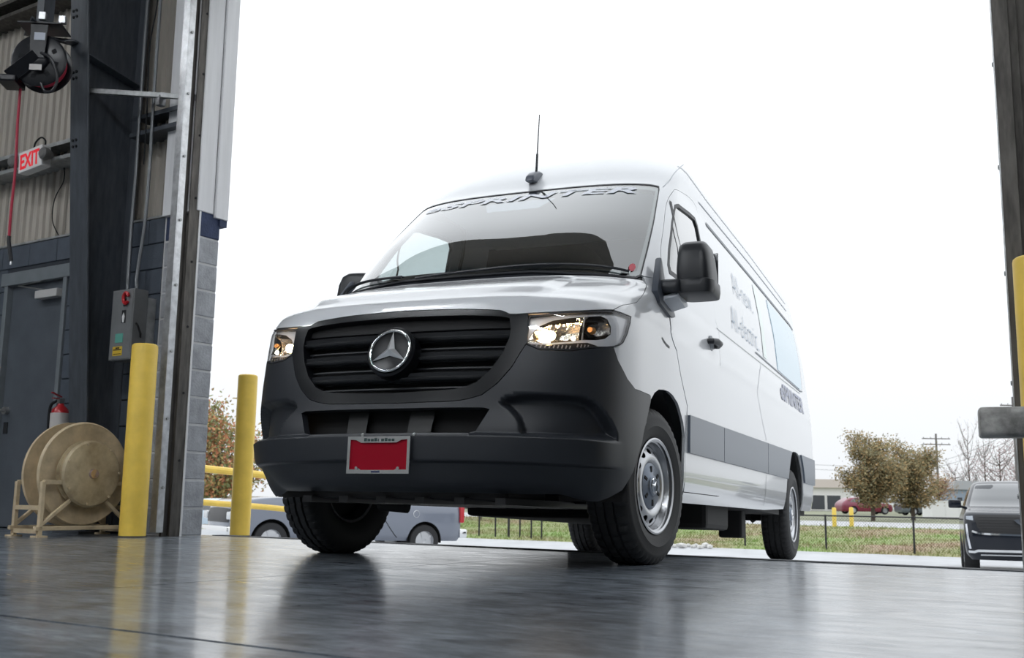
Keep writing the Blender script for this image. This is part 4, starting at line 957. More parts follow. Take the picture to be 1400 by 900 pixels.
# ---- bumper
BUMP_HALF = [(0, .6845), (.1284, .689), (.17, .699), (.2098, .7173), (.2543, .7699), (.2939, .8412), (.3192, .9108), (.3345, .948), (.3859, .9238), (.507, .9229), (.6108, .9446), (.7257, .9631), (.7488, .962), (.7795, .9082), (.8515, .834), (.9198, .797), (1.073, .8004)]
BUMP_HALF += [X(.225, .775), X(.295, .673), X(.36, .56), X(.438, .4256), X(.484, .337), (.7545, .3002), (.70, .280), (.6, .262), (.4, .253), (0, .250)]
INT = both([(0, .548), (.19, .548), (.209, .556), (.2391, .6539), (.22, .662), (0, .662)])
REC = [(.350, .535), (.345, .575), (.328, .615), (.300, .648), (.268, .672), (.262, .69), (.278, .712), (.32, .728), (.4819, .7364), (.6063, .7302), (.665, .707), (.707, .6732), (.75, .635), (.7811, .5989), (.793, .57), (.7915, .5459), (.70, .535), (.5, .530)]
def sdpoly(q, z, poly):
    P = np.stack([VB.u(np.abs(q)), z], 1); U = np.array([(float(VB.u(a)), b) for a, b in poly])
    d = _segdist(P, U, np.roll(U, -1, 0)); return np.where(_inside(P, [tuple(x) for x in U]), d, -d)
def sm(x): x = np.clip(x, 0, 1); return x * x * (3 - 2 * x)
ARC = [(.345, .550), (.338, .585), (.318, .62), (.285, .65), (.245, .672), (.226, .67), (.226, .550)]
def bump_off(q, z):
    q = np.atleast_1d(q); z = np.atleast_1d(z)
    d = sdpoly(q, z, REC)
    o = -0.055 * sm(d / .034) + 0.004
    o += 0.020 * sm((z - .420) / .010) * sm((.548 - z) / .010) * sm((.84 - np.abs(q)) / .20)          # ledge
    a = np.abs(q)
    o += -0.055 * np.clip((.42 - z) / .15, 0, 1) * sm((.72 - a) / .2)
    return o
bp = VB.patch('bumper', both(BUMP_HALF), M_plast, van, holes=[INT], step=.013, off=bump_off, th=.04)
VB.patch('intake_back', [(-.30, .53), (.30, .53), (.30, .68), (-.30, .68)], M_black, bp, step=.06, off=-.10)
for s0 in (-.09, .02):
    VB.patch('intake_duct', [(s0, .55), (s0 + .05, .55), (s0 + .05, .665), (s0, .665)], mat('duct_dark', (.012, .013, .014), .5), bp, step=.05, off=-.06)
for y in (-.10, .16):
    p, n = VB.surf(np.array([VB.sY(y, .54) * np.sign(y)]), np.array([.54]), .016); MB().lathe([(0, .006), (.007, .004), (.008, 0)], 12, Matrix.Translation(Vector(p[0])) @ Matrix.Rotation(-PI / 2, 4, 'Z')).build('screw', M_zinc_dull, bp)
for y in (-.60, .60):
    p, n = VB.surf(np.array([VB.sY(y, .475) * np.sign(y)]), np.array([.475]), .016); MB().lathe([(.022, .002), (.02, .004), (0, .004)], 20, Matrix.Translation(Vector(p[0])) @ Matrix.Rotation(-PI / 2 + (y * .45), 4, 'Z')).build('parking_sensor', M_plast, bp)

# ---- headlamps
HL = [(.3214, 1.0836), (.328, 1.02), (.3335, .9524), (.3859, .9278), (.507, .9269), (.6108, .9486), (.70, .958), (.7488, .9678), (.79, .982), (.815, .9986), (.846, 1.05), (.8639, 1.1044), (.8626, 1.140), (.7426, 1.143), (.5621, 1.1174), (.4381, 1.102)]
M_refl = mat('reflector_chrome', (0.86, 0.80, 0.70), 0.12, metal=1.0, bump=0.6, bscale=34)
M_refl_d = mat('reflector_smoke', (0.22, 0.21, 0.20), 0.16, metal=1.0, bump=0.9, bscale=30)
M_hl_white = mat('lamp_bezel_white', (0.78, 0.80, 0.84), 0.12, coat=.6)
M_bulb = mat('lit_bulb', (1, .85, .6), .3, emit=(1.0, 0.66, 0.33), estr=110.0)
L1 = [(.336, .965), (.345, 1.00), (.37, 1.04), (.42, 1.068), (.50, 1.086), (.565, 1.098), (.570, .985), (.50, .972), (.42, .962)]
L2 = [(.572, .985), (.570, 1.098), (.66, 1.112), (.705, 1.100), (.735, 1.065), (.738, 1.030), (.70, 1.003), (.65, .992)]
L3 = [(.340, .955), (.39, .934), (.507, .932), (.605, .952), (.66, .965), (.60, .975), (.50, .964), (.42, .954)]
for mir in (False, True):
    hl = VB.patch('headlamp', HL, M_lens, van, step=.03, off=.003, th=0, mirror=mir)
    VB.patch('lamp_bezel', VB.inset(HL, .002), M_hl_white if True else M_black, hl, holes=[L1, L2, L3], step=.03, off=-.012, mirror=mir)
    VB.patch('lamp_housing', VB.inset(HL, -.01), M_black, hl, step=.05, off=-.11, mirror=mir)
    VB.patch('lamp_rim', HL, M_seal, hl, holes=[VB.inset(HL, .006)], step=.03, off=.0035, th=.02, mirror=mir)
    def bowl(poly, c, r, dep):
        def f(q, z):
            u = (VB.u(np.abs(q)) - VB.u(c[0])) / r[0]; w = (z - c[1]) / r[1]
            return -.016 - dep * np.clip(1 - (u * u + w * w), 0, 1) ** .7
        return f
    VB.patch('main_reflector', L1, M_refl, hl, step=.012, off=bowl(L1, (.475, 1.02), (.16, .085), .07), mirror=mir)
    VB.patch('turn_reflector', L2, M_refl_d, hl, step=.012, off=bowl(L2, (.645, 1.045), (.12, .07), .06), mirror=mir)
    VB.patch('marker_strip', L3, mat('marker_dark', (.05, .05, .055), .25, metal=.5), hl, step=.02, off=-.016, mirror=mir)
    for k in range(14):
        q0 = .37 + k * .018
        if .52 < q0 < .545: continue
        zl, zh = (.940, .955) if q0 < .52 else (.950, .965)
        VB.ribbon('marker_rib', [(q0, zl), (q0 + .004, zh)], .006, mat('marker_rib', (.30, .30, .31), .3), hl, off=-.012, mirror=mir)
    for (qq_, zz_, rr_, mm_) in ((.425, 1.01, .022, M_bulb), (.53, .993, .010, M_bulb)):
        p, n = VB.surf(np.array([qq_]), np.array([zz_]), -.045 if rr_ > .015 else -.022); c = p[0] * [1, -1 if mir else 1, 1]
        mb = MB(); mb.lathe([(0.0001, -rr_), (rr_ * .5, -rr_ * .87), (rr_ * .87, -rr_ * .5), (rr_, 0), (rr_ * .87, rr_ * .5), (rr_ * .5, rr_ * .87), (0.0001, rr_)], 14, Matrix.Translation(Vector(c))); mb.build('bulb', mm_, hl)
    p, n = VB.surf(np.array([.645]), np.array([1.045]), -.05); c = p[0] * [1, -1 if mir else 1, 1]
    MB().cyl(Vector(c), Vector(c) + Vector((.035, 0, 0)), .018, .012, 14).build('turn_bulb', mat('turn_amber', (.55, .30, .12), .2), hl)
    VB.ribbon('lamp_divider', [(.571, .985), (.5695, 1.10)], .010, mat('divider_chrome', (.7, .68, .65), .2, metal=.8), hl, off=-.012, mirror=mir)

# ---- licence plate
px_ = 1.062
pm = empty('licence_plate', parent=van); pm.location = (px_, 0.0, .449)
M_plred = mat('plate_red', (0.30, 0.0008, 0.014), 0.5, spec=.15)
MB().box(-.012, .0, -.150, .150, -.074, .074).build('plate', M_plred, pm, smooth=0, bevel=.004)
def frame_poly():
    o = [(-.158, -.082), (.158, -.082), (.158, .082), (-.158, .082)]
    i = [(-.144, -.064), (-.11, -.064), (-.10, -.056), (-.085, -.066), (.085, -.066), (.10, -.056), (.11, -.064), (.144, -.064), (.144, .068), (.115, .066), (.09, .054), (-.09, .054), (-.115, .066), (-.144, .068)]
    return o, i
o_, i_ = frame_poly()
pts = [Vector(p) for p in o_ + i_]; ed = [(k, (k + 1) % 4) for k in range(4)] + [(4 + k, 4 + (k + 1) % len(i_)) for k in range(len(i_))]
r_ = geometry.delaunay_2d_cdt(pts, ed, [], 0, 1e-6); V_ = np.array([tuple(p) for p in r_[0]]); T_ = [f for f in r_[2]]
T_ = [f for f in T_ if not _inside(np.array([V_[list(f)].mean(0)]), i_)[0]]
mb = MB(); mb.add([(.006, y, z) for y, z in V_], T_)
nV = len(V_)
for loop_, rng in ((4, range(4)), (len(i_), range(4, 4 + len(i_)))):
    rg = list(rng)
    for k in range(loop_):
        a, b = V_[rg[k]], V_[rg[(k + 1) % loop_]]; mb.add([(.006, *a), (.006, *b), (-.010, *b), (-.010, *a)], [(0, 1, 2, 3)])
mb.build('plate_frame', M_chrome, pm, smooth=0, bevel=0)
for k in range(9):
    y = -.074 + k * .0175; MB().box(.0062, .0072, y, y + (.013 if k not in (4,) else .004), .060, .071 if k % 3 else .074).build('frame_print', mat('print_dark', (.03, .06, .06), .4), pm, smooth=0)
MB().box(.0062, .0072, -.03, .012, -.078, -.070).build('frame_print', mat('print_navy', (.03, .04, .10), .4), pm, smooth=0)
for y in (-.105, .105): MB().cyl((.004, y, -.058), (.012, y, -.058), .007, seg=10).build('screw', M_chrome, pm)

# ---- roof aerial
p, n = VB.surf(np.array([-0.001]), np.array([2.285])); c = Vector(p[0])
an = empty('roof_aerial', parent=van); an.location = c
fin = MB()
prof = [(0.07, .022), (.05, .040), (.0, .052), (-.05, .048), (-.09, .030)]
fin.prism([(.085, -.03), (.075, .01), (.03, .045), (-.03, .072), (-.075, .078), (-.10, .055), (-.11, .02), (-.09, -.01)], lambda x, z: (x, -.030, z), lambda x, z: (x, .030, z))
fin.build('aerial_base', mat('aerial_grey', (.10, .115, .145), .35), an, bevel=.018, segs=3)
MB().tube([(-.03, 0, .055), (-.035, 0, .09), (-.04, 0, .19)], .008, 8).build('aerial_spring', M_plast, an)
MB().tube([(-.04, 0, .19), (-.06, 0, .46)], [.0045, .003], 6).build('aerial_mast', M_plast, an)

# ---- side mirrors
for sg in (1, -1):
    mr_ = empty('side_mirror', parent=van)
    hs = MB()
    def sect(z, y0, y1, x0, x1, k=10, n=4.0):
        cy_, cx_, ry, rx = (y0 + y1) / 2, (x0 + x1) / 2, (y1 - y0) / 2, (x1 - x0) / 2
        return [(cx_ + rx * math.copysign(abs(math.cos(t)) ** (2 / n), math.cos(t)), sg * (cy_ + ry * math.copysign(abs(math.sin(t)) ** (2 / n), math.sin(t))), z) for t in np.linspace(0, 2 * PI, 4 * k + 1)[:-1]]
    def skin(rows):
        mb = MB(); n = len(rows[0]); vs = [p for r in rows for p in r]
        mb.add(vs, [(j * n + i, j * n + (i + 1) % n, (j + 1) * n + (i + 1) % n, (j + 1) * n + i) for j in range(len(rows) - 1) for i in range(n)] + [tuple(reversed(range(n))), tuple(range((len(rows) - 1) * n, len(rows) * n))]); return mb
    skin([sect(1.440, 1.038, 1.226, -.30, -.06), sect(1.50, 1.036, 1.222, -.305, -.055), sect(1.58, 1.040, 1.212, -.30, -.065), sect(1.63, 1.046, 1.200, -.29, -.085), sect(1.652, 1.062, 1.184, -.27, -.115), sect(1.659, 1.085, 1.16, -.24, -.15)]).build('housing', mat('mirror_housing', (.016, .018, .022), .40), mr_, smooth=50)
    skin([sect(1.362, 1.05, 1.228, -.27, -.07), sect(1.368, 1.04, 1.236, -.295, -.05), sect(1.40, 1.03, 1.240, -.305, -.045), sect(1.436, 1.03, 1.238, -.305, -.047), sect(1.442, 1.04, 1.230, -.30, -.055)]).build('lower_cap', mat('mirror_cap', (.016, .018, .022), .42), mr_, smooth=50)
    MB().box(-.306, -.300, min(sg * 1.055, sg * 1.215), max(sg * 1.055, sg * 1.215), 1.45, 1.63).build('mirror_glass', M_chrome, mr_, smooth=0)
    skin([sect(1.37, .955, 1.08, -.22, -.03), sect(1.39, .95, 1.08, -.225, -.02), sect(1.425, .95, 1.08, -.22, -.025), sect(1.44, .955, 1.08, -.21, -.04)]).build('arm', M_plast, mr_, smooth=50)
    mb = MB(); mb.prism([(.06, 1.36), (.035, 1.30), (-.16, 1.265), (-.27, 1.285), (-.20, 1.37), (-.13, 1.47), (-.12, 1.585)], lambda x, z: (x, sg * (.948 - (z - 1.36) * .13), z), lambda x, z: (x, sg * (.986 - (z - 1.36) * .13), z))
    mb.build('mirror_base', mat('mirror_base', (.055, .065, .085), .4), mr_, bevel=.012, segs=2)
    mb = MB(); mb.prism([(-.02, 1.315), (-.18, 1.285), (-.25, 1.305), (-.20, 1.335), (-.04, 1.345)], lambda x, z: (x, sg * .95, z), lambda x, z: (x - .03, sg * 1.06, z + .038))
    mb.build('mirror_foot', mat('mirror_foot', (.62, .65, .70), .35), mr_, bevel=.008)
    if sg < 0:      # the far-side mirror is folded back against the door
        FOLD = Matrix.Translation((-.13, -1.0, 0)) @ Matrix.Rotation(math.radians(-78), 4, 'Z') @ Matrix.Translation((.13, 1.0, 0))
        for ch in mr_.children:
            if ch.name.split('.')[0] not in ('mirror_base', 'mirror_foot'): ch.matrix_local = FOLD

# ---- wheels
M_tyre = mat('tyre_rubber', (0.018, 0.019, 0.021), 0.65, bump=.08, bscale=120)
M_rim = mat('steel_rim', (0.52, 0.53, 0.55), 0.32, metal=0.85)
M_cap = mat('hub_cap_grey', (0.17, 0.20, 0.25), 0.32, metal=.5)
def make_wheel(R=0.386, rr=0.232, hw=0.118, parent=None, seg=150):
    w = empty('wheel', parent=parent)
    k = rr / .232
    pr = [(rr - .014, -.088), (rr + .004, -.100), (rr + .03, -.112), (rr + .07, -hw), (R - .055, -.112), (R - .022, -.103), (R - .006, -.088), (R - .001, -.074),
          (R - .001, -.052), (R - .012, -.050), (R - .012, -.042), (R, -.040), (R, -.008), (R - .012, -.006), (R - .012, .006), (R, .008), (R, .040), (R - .012, .042), (R - .012, .050), (R - .001, .052),
          (R - .001, .074), (R - .006, .088), (R - .022, .103), (R - .040, .108), (R - .043, .110), (R - .055, .112), (R - .088, .117), (rr + .062, .1185), (rr + .058, .1165), (rr + .03, .112), (rr + .006, .100), (rr - .014, .088)]
    tread = {5, 6, 7, 8, 19, 20, 21, 22}
    MB().lathe(pr, seg, rad=lambda j, i, r: r - (.009 if (j in tread and i % 3 == 0) else (.006 if 10 < j < 17 and r > R - .005 and i % 5 == 0 else 0))).build('tire', M_tyre, w, smooth=32)
    rim = MB().lathe([(rr - .016, -.09), (rr - .03, -.085), (rr - .04, .02), (rr - .034, .055), (rr - .022, .075), (rr - .018, .088), (rr - .006, .094), (rr + .002, .101), (rr + .004, .106), (rr - .004, .109), (rr - .014, .104)], 72).build('rim', M_rim, w, smooth=40)
    # pierced disc: oval vents
    r0, r1, nh = .112 * k, .196 * k, 14
    O_ = [(r1 * math.cos(t), r1 * math.sin(t)) for t in np.linspace(0, 2 * PI, 97)[:-1]]; I_ = [(r0 * math.cos(t), r0 * math.sin(t)) for t in np.linspace(0, 2 * PI, 73)[:-1]]; Hs = []
    for h_ in range(nh):
        a = 2 * PI * h_ / nh; rc = .170 * k
        Hs.append([((rc + .0135 * k * math.cos(t)) * math.cos(a) - .021 * k * math.sin(t) * math.sin(a), (rc + .0135 * k * math.cos(t)) * math.sin(a) + .021 * k * math.sin(t) * math.cos(a)) for t in np.linspace(0, 2 * PI, 17)[:-1]])
    mid = [((r_) * math.cos(t), r_ * math.sin(t)) for r_ in (.125 * k, .135 * k, .145 * k, .152 * k) for t in np.linspace(0, 2 * PI, 73)[:-1]]
    pts = list(O_); ed = [(i, (i + 1) % 96) for i in range(96)]
    for lp in [I_] + Hs:
        b_ = len(pts); pts += lp; ed += [(b_ + i, b_ + (i + 1) % len(lp)) for i in range(len(lp))]
    pts += mid
    r_ = geometry.delaunay_2d_cdt([Vector(p) for p in pts], ed, [], 0, 1e-7); V_ = np.array([tuple(p) for p in r_[0]]); T_ = np.array(r_[2])
    cen = V_[T_].mean(1); ok = _inside(cen, O_) & ~_inside(cen, I_)
    for h_ in Hs: ok &= ~_inside(cen, h_)
    yp = lambda r_: np.interp(r_, [.112 * k, .125 * k, .138 * k, .148 * k, .156 * k, .185 * k, .196 * k], [.070, .083, .088, .086, .082, .064, .058])
    mb = MB(); rad_ = np.hypot(V_[:, 0], V_[:, 1]); mb.add([(p[0], y_, p[1]) for p, y_ in zip(V_, yp(rad_))], [tuple(int(i) for i in t) for t in T_[ok]])
    mb.build('wheel_disc', M_rim, w, smooth=40)
    MB().lathe([(0, .0), (.21 * k, .0), (.21 * k, -.03)], 40).build('brake_disc', M_under, w)
    cap = MB().lathe([(.116 * k, .060), (.114 * k, .075), (.106 * k, .081), (.06 * k, .085), (.052 * k, .092), (.046 * k, .096), (0.0, .098)], 48).build('hub_cap', M_cap, w, smooth=40)
    for h_ in range(6):
        a = 2 * PI * (h_ + .3) / 6
        MB().box(.068 * k, .098 * k, .079, .0865, -.007, .007, Matrix.Rotation(a, 4, 'Y')).build('cap_slot', M_black, cap, smooth=0)
    st_ = MB()
    for h_ in range(3):
        a = PI / 2 + h_ * 2 * PI / 3; T3 = lambda r_, t_, y_: (r_ * math.cos(t_), y_, r_ * math.sin(t_))
        st_.add([T3(0, 0, .103), T3(.009, a - PI / 3, .098), T3(.034, a, .0985), T3(.009, a + PI / 3, .098)], [(0, 1, 2), (0, 2, 3)])
    st_.lathe([(.034, .097), (.036, .101), (.039, .097)], 32); st_.build('cap_star', M_chrome, cap, smooth=0)
    return w
w0 = make_wheel(parent=van)
STEER = math.radians(-7.0)
def place_wheel(w, x, y, steer):
    w.location = (x, y, .381); w.rotation_euler = (0, random.uniform(0, 6), steer if y > 0 else steer + PI)
place_wheel(w0, 0, .862, STEER)
for x, y, st in ((0, -.862, STEER), (-4.325, .862, 0), (-4.325, -.862, 0)):
    place_wheel(copy_tree(w0, van), x, y, st)
# arch liners and underbody
for x, wd in ((0.0, .30), (-4.325, .30)):
    for sg in (1, -1):
        mb = MB(); N = 18
        ts = np.linspace(-.25, PI + .25, N); rows = [[(x + .47 * math.cos(t) - (.01 if x > -1 else 0), sg * yy_, .40 + .475 * math.sin(t) + (.085 if x < -1 else 0)) for t in ts] for yy_ in (.955, .62)]
        mb.add(rows[0] + rows[1], [(i, i + 1, N + i + 1, N + i) for i in range(N - 1)])
        mb.add(rows[1] + [(x, sg * .62, .30)], [(i, i + 1, N) for i in range(N - 1)])
        mb.build('wheel_arch_liner', M_under, van, smooth=60, fix=False)
MB().box(-5.4, .60, -.62, .62, .40, .46).build('floor_pan', M_under, van, smooth=0)
MB().box(-3.75, -.56, -.94, .94, .36, .44).build('floor_pan', M_under, van, smooth=0)
MB().box(-5.45, -4.86, -.90, .90, .40, .50).build('floor_pan', M_under, van, smooth=0)
MB().box(-3.4, -1.1, -.60, .60, .24, .40).build('battery_case', M_under, van, smooth=0, bevel=.03)
MB().box(.35, .80, -.52, .52, .27, .34).build('front_shield', M_under, van, smooth=0, bevel=.02)
for k in range(6): MB().bar((.85, -.5 + .2 * k, .262), (-.9, -.46 + .2 * k, .30), .05, .03).build('shield_rib', mat('under_sheen', (.015, .015, .017), .35), van, smooth=0)
MB().cyl((0, -.72, .33), (0, .72, .33), .045, seg=12).build('front_axle', M_under, van)
MB().cyl((-4.325, -.74, .38), (-4.325, .74, .38), .06, seg=12).build('rear_axle', M_under, van)
MB().box(-4.55, -4.1, -.25, .25, .27, .50).build('drive_unit', M_under, van, smooth=0, bevel=.04)
MB().box(-2.1, -1.45, .55, .88, .20, .40).build('step_bracket', M_under, van, smooth=0, bevel=.03)
MB().box(-3.1, -2.95, .62, .80, .16, .40).build('jack_point', M_under, van, smooth=0, bevel=.02)
MB().cyl((.30, -.42, .26), (.30, -.26, .25), .035, seg=12).build('tow_eye', M_under, van)
# ---- cab interior
M_dash = mat('dash_dark', (.018, .020, .022), .6)
M_trim = mat('cab_trim', (.74, .75, .76), .7)
M_seat = mat('seat_cloth', (.03, .032, .036), .85)
db = MB(); db.prism([(.26, 1.30), (.16, 1.40), (-.10, 1.45), (-.34, 1.42), (-.42, 1.30), (-.40, .85), (.26, .85)], lambda x, z: (x, -.82, z), lambda x, z: (x, .82, z))
db.build('dashboard', M_dash, van, bevel=.03, segs=3)
MB().prism([(-.14, 1.44), (-.36, 1.42), (-.38, 1.50), (-.20, 1.52)], lambda x, z: (x, .20, z), lambda x, z: (x, .62, z)).build('instrument_hood', M_dash, van, bevel=.02)
swh = MB().lathe([(.19 + .016 * math.cos(t), .016 * math.sin(t)) for t in np.linspace(0, 2 * PI, 11)[:-1]], 40, Matrix.Translation((-.55, .42, 1.38)) @ Matrix.Rotation(math.radians(62), 4, 'Y') @ Matrix.Rotation(PI / 2, 4, 'X'), closed=True).build('steering_wheel', M_dash, van)
MB().bar((-.55, .24, 1.38), (-.55, .60, 1.38), .03, .05).bar((-.50, .42, 1.40), (-.30, .42, 1.28), .05, .05).build('steering_spokes', M_dash, swh, smooth=0)
for y in (.42, -.42, -.0):
    st_ = MB().box(-1.45, -.92, y - .20, y + .20, .80, .98).build('seat', M_seat, van, bevel=.05, segs=3)
    MB().prism([(-1.35, .95), (-1.50, 1.55), (-1.60, 1.55), (-1.50, .95)], lambda x, z: (x, y - .20, z), lambda x, z: (x, y + .20, z)).build('seat_back', M_seat, st_, bevel=.04, segs=3)
    MB().box(-1.60, -1.50, y - .11, y + .11, 1.60, 1.78).build('head_rest', M_seat, st_, bevel=.03, segs=3)
MB().prism([(-.60, -.30), (-.60, .30), (-.66, .52), (-.80, .70), (-1.72, .72), (-1.72, -.72), (-.80, -.70), (-.66, -.52)], lambda x, y: (x, y, 2.17), lambda x, y: (x, y, 2.185)).build('cab_ceiling', M_trim, van, smooth=0)
MB().prism([(-.90, .46), (.90, .46), (.90, 1.40), (.78, 2.18), (-.78, 2.18), (-.90, 1.40)], lambda y, z: (-1.74, y, z), lambda y, z: (-1.70, y, z)).build('bulkhead', mat('bulkhead_grey', (.05, .055, .06), .7), van, smooth=0)
MB().box(-1.7, .0, -.90, .90, .46, .48).build('cab_floor', M_seat, van, smooth=0)

# ================================================================== OUTDOORS
M_pave = mat('wet_paving', (0.46, 0.47, 0.49), 0.42, var=0.14, vscale=1.2, bump=.1, bscale=60, rvar=.25)
M_grassbank = mat('grass_bank_soil', (0.22, 0.33, 0.10), 0.95, var=0.5, vscale=0.33, col2=(0.34, 0.25, 0.17))
M_road = mat('road_grey', (0.50, 0.50, 0.51), 0.8, var=0.06)
M_land = mat('far_land', (0.24, 0.25, 0.17), 0.95, var=0.2, vscale=.1)
def strip(name, ts, zf, a0, a1, na, m, lab, jitter=0.0):
    mb = MB(); n = na + 1; vs = []
    for t in ts:
        for i in range(n):
            a = a0 + (a1 - a0) * i / na
            p = WL(a, -t, (zf(t, a) if name == 'paving' else zf(t)) + (random.uniform(-1, 1) * jitter if 0 < ts.index(t) < len(ts) - 1 else 0)); vs.append(p)
    mb.add(vs, [(j * n + i, j * n + i + 1, (j + 1) * n + i + 1, (j + 1) * n + i) for j in range(len(ts) - 1) for i in range(na)])
    o = mb.build(name, m, None, smooth=60); tag(o, lab, kind='structure'); return o
strip('paving', [0.1, 1, 2, 3, 4, 6, 8, 10, 12, 14, 16, 18, 20, 22, 24, 26, 28.05], ground_z, -70, 60, 65, M_pave, 'pale wet paving sloping down from the bay')
def bank_z(t): return float(np.interp(t, [28, 29, 34, 38.5, 42], [-1.2, -1.12, -0.86, -0.62, -0.6]))
strip('grass_bank', [28 + .75 * i for i in range(15)], bank_z, -75, 65, 120, M_grassbank, 'grass bank rising to the road beyond the paving', 0.05)
strip('road', [38.4, 42, 46, 49], lambda t: -0.6 if t > 39 else -0.635, -120, 110, 20, M_road, 'pale road running along the top of the grass bank')
strip('far_ground', [48.9, 66, 100, 160, 260, 420], lambda t: -0.61, -400, 400, 20, M_land, 'flat land beyond the road')
# grass blades on the bank
gm = MB(); rnd = random.Random(3)
for i in range(26000):
    a = rnd.uniform(-26, 12); t = 28.0 + 10.4 * rnd.random() ** 1.3
    q = WL(a, -t, bank_z(t) - .01); h = rnd.uniform(.04, .13); w = rnd.uniform(.012, .03); th = rnd.uniform(0, PI)
    dx, dy = math.cos(th) * w, math.sin(th) * w; lx, ly = rnd.uniform(-.05, .05), rnd.uniform(-.05, .05)
    gm.add([(q.x - dx, q.y - dy, q.z), (q.x + dx, q.y + dy, q.z), (q.x + lx, q.y + ly, q.z + h)], [(0, 1, 2)])
go = gm.build('grass', mat('grass_blades', (0.24, 0.40, 0.10), 0.9, var=.5, vscale=.33, col2=(.33, .24, .15)), None, smooth=0, fix=False)
tag(go, 'short patchy green and brown grass growing on the bank', 'grass', kind='stuff')

# chain-link fence at the foot of the bank
FT = 28.6
M_fence = mat('fence_black', (.012, .013, .014), .5)
fc = empty('chain_link_fence', WL(0, -FT, bank_z(FT)), WRZ); tag(fc, 'low black chain link fence along the foot of the grass bank', 'fence')
FH = 1.06
posts = [-3.9 + 2.67 * k for k in range(-3, 4)] + [-17.2, -16.45, -15.85, -15.35, -14.85, -14.4, -20, -22.7, -25.4, -28]
for a in posts:
    big = a == -15.85
    MB().cyl((a, 0, -.1), (a, 0, FH + .03), .045 if big else .032, seg=10).build('post', M_fence, fc)
MB().cyl((-28, 0, FH), (6.8, 0, FH), .024, seg=8).build('top_rail', M_fence, fc)
cm = MB(); st_ = .09
for i in range(int(36 / st_)):
    a = -28 + i * st_
    for sgn in (1, -1):
        x0, x1 = a, a + sgn * (FH - .05)
        cm.add([(x0, 0, .03), (x0 + .006, 0, .03), (x1 + .006, 0, FH), (x1, 0, FH)], [(0, 1, 2, 3)])
tag(cm.build('mesh_wires', M_fence, fc, smooth=0, fix=False), kind='stuff')

# pipe guard rail outside, running away from the wall
gr0 = at_depth(270, 640, 12.2); t0 = tdist(gr0.x, gr0.y)
gd = empty('guard_rail', (gr0.x, gr0.y, 0)); tag(gd, 'yellow two pipe guard rail running outdoors past the block jamb', 'guard rail')
odir = Vector((-WN.x, -WN.y, 0)); zt, zl_ = gr0.z, at_depth(270, 686.5, 12.2).z
for z, nm in ((zt, 'top_pipe'), (zl_, 'lower_pipe')):
    pts = []
    for k in range(-1, 6):
        L_ = k * .5; p = odir * L_; pts.append((p.x, p.y, z + (ground_z(t0 + L_) - ground_z(t0))))
    MB().tube(pts, .043 if nm == 'top_pipe' else .035, 10).build(nm, M_yel, gd)
for L_ in (-.4, 2.4):
    p = odir * L_; zg = ground_z(t0 + L_); MB().cyl((p.x, p.y, zg), (p.x, p.y, zt + zg - ground_z(t0)), .045, seg=12).build('post', M_yel, gd)

# rocks at the edge of the grass
M_rock = mat('pale_rock', (.58, .57, .55), .9, var=.2, vscale=6, bump=.5, bscale=12)
def rock(x, y, z, r, i):
    bm = bmesh.new(); bmesh.ops.create_icosphere(bm, subdivisions=1, radius=r)
    rn = random.Random(i)
    for v in bm.verts: v.co = Vector((v.co.x * 1.3, v.co.y, v.co.z * .7)) * rn.uniform(.75, 1.2)
    me = bpy.data.meshes.new('rock'); bm.to_mesh(me); bm.free(); o = link_mesh('rock', me, None, M_rock); o.location = (x, y, z); o.rotation_euler = (0, 0, rn.uniform(0, 6))
    tag(o, 'pale rounded rock in the heap at the grass edge', 'rock', 'rocks heaped at the grass edge')
placed = []
for i in range(400):
    if len(placed) >= 24: break
    p = at_depth(915 + 75 * random.random(), 744, 36.0); pp = Vector((p.x, p.y, 0)); dt = tdist(pp.x, pp.y)
    pp = pp - odir * (dt - 27.5) + odir * random.uniform(-.6, .35); r = random.uniform(.08, .17)
    if any((pp - q).length < 1.25 * (r + rq) for q, rq in placed): continue
    placed.append((pp, r)); rock(pp.x, pp.y, ground_z(28) + r * .45, r, i)

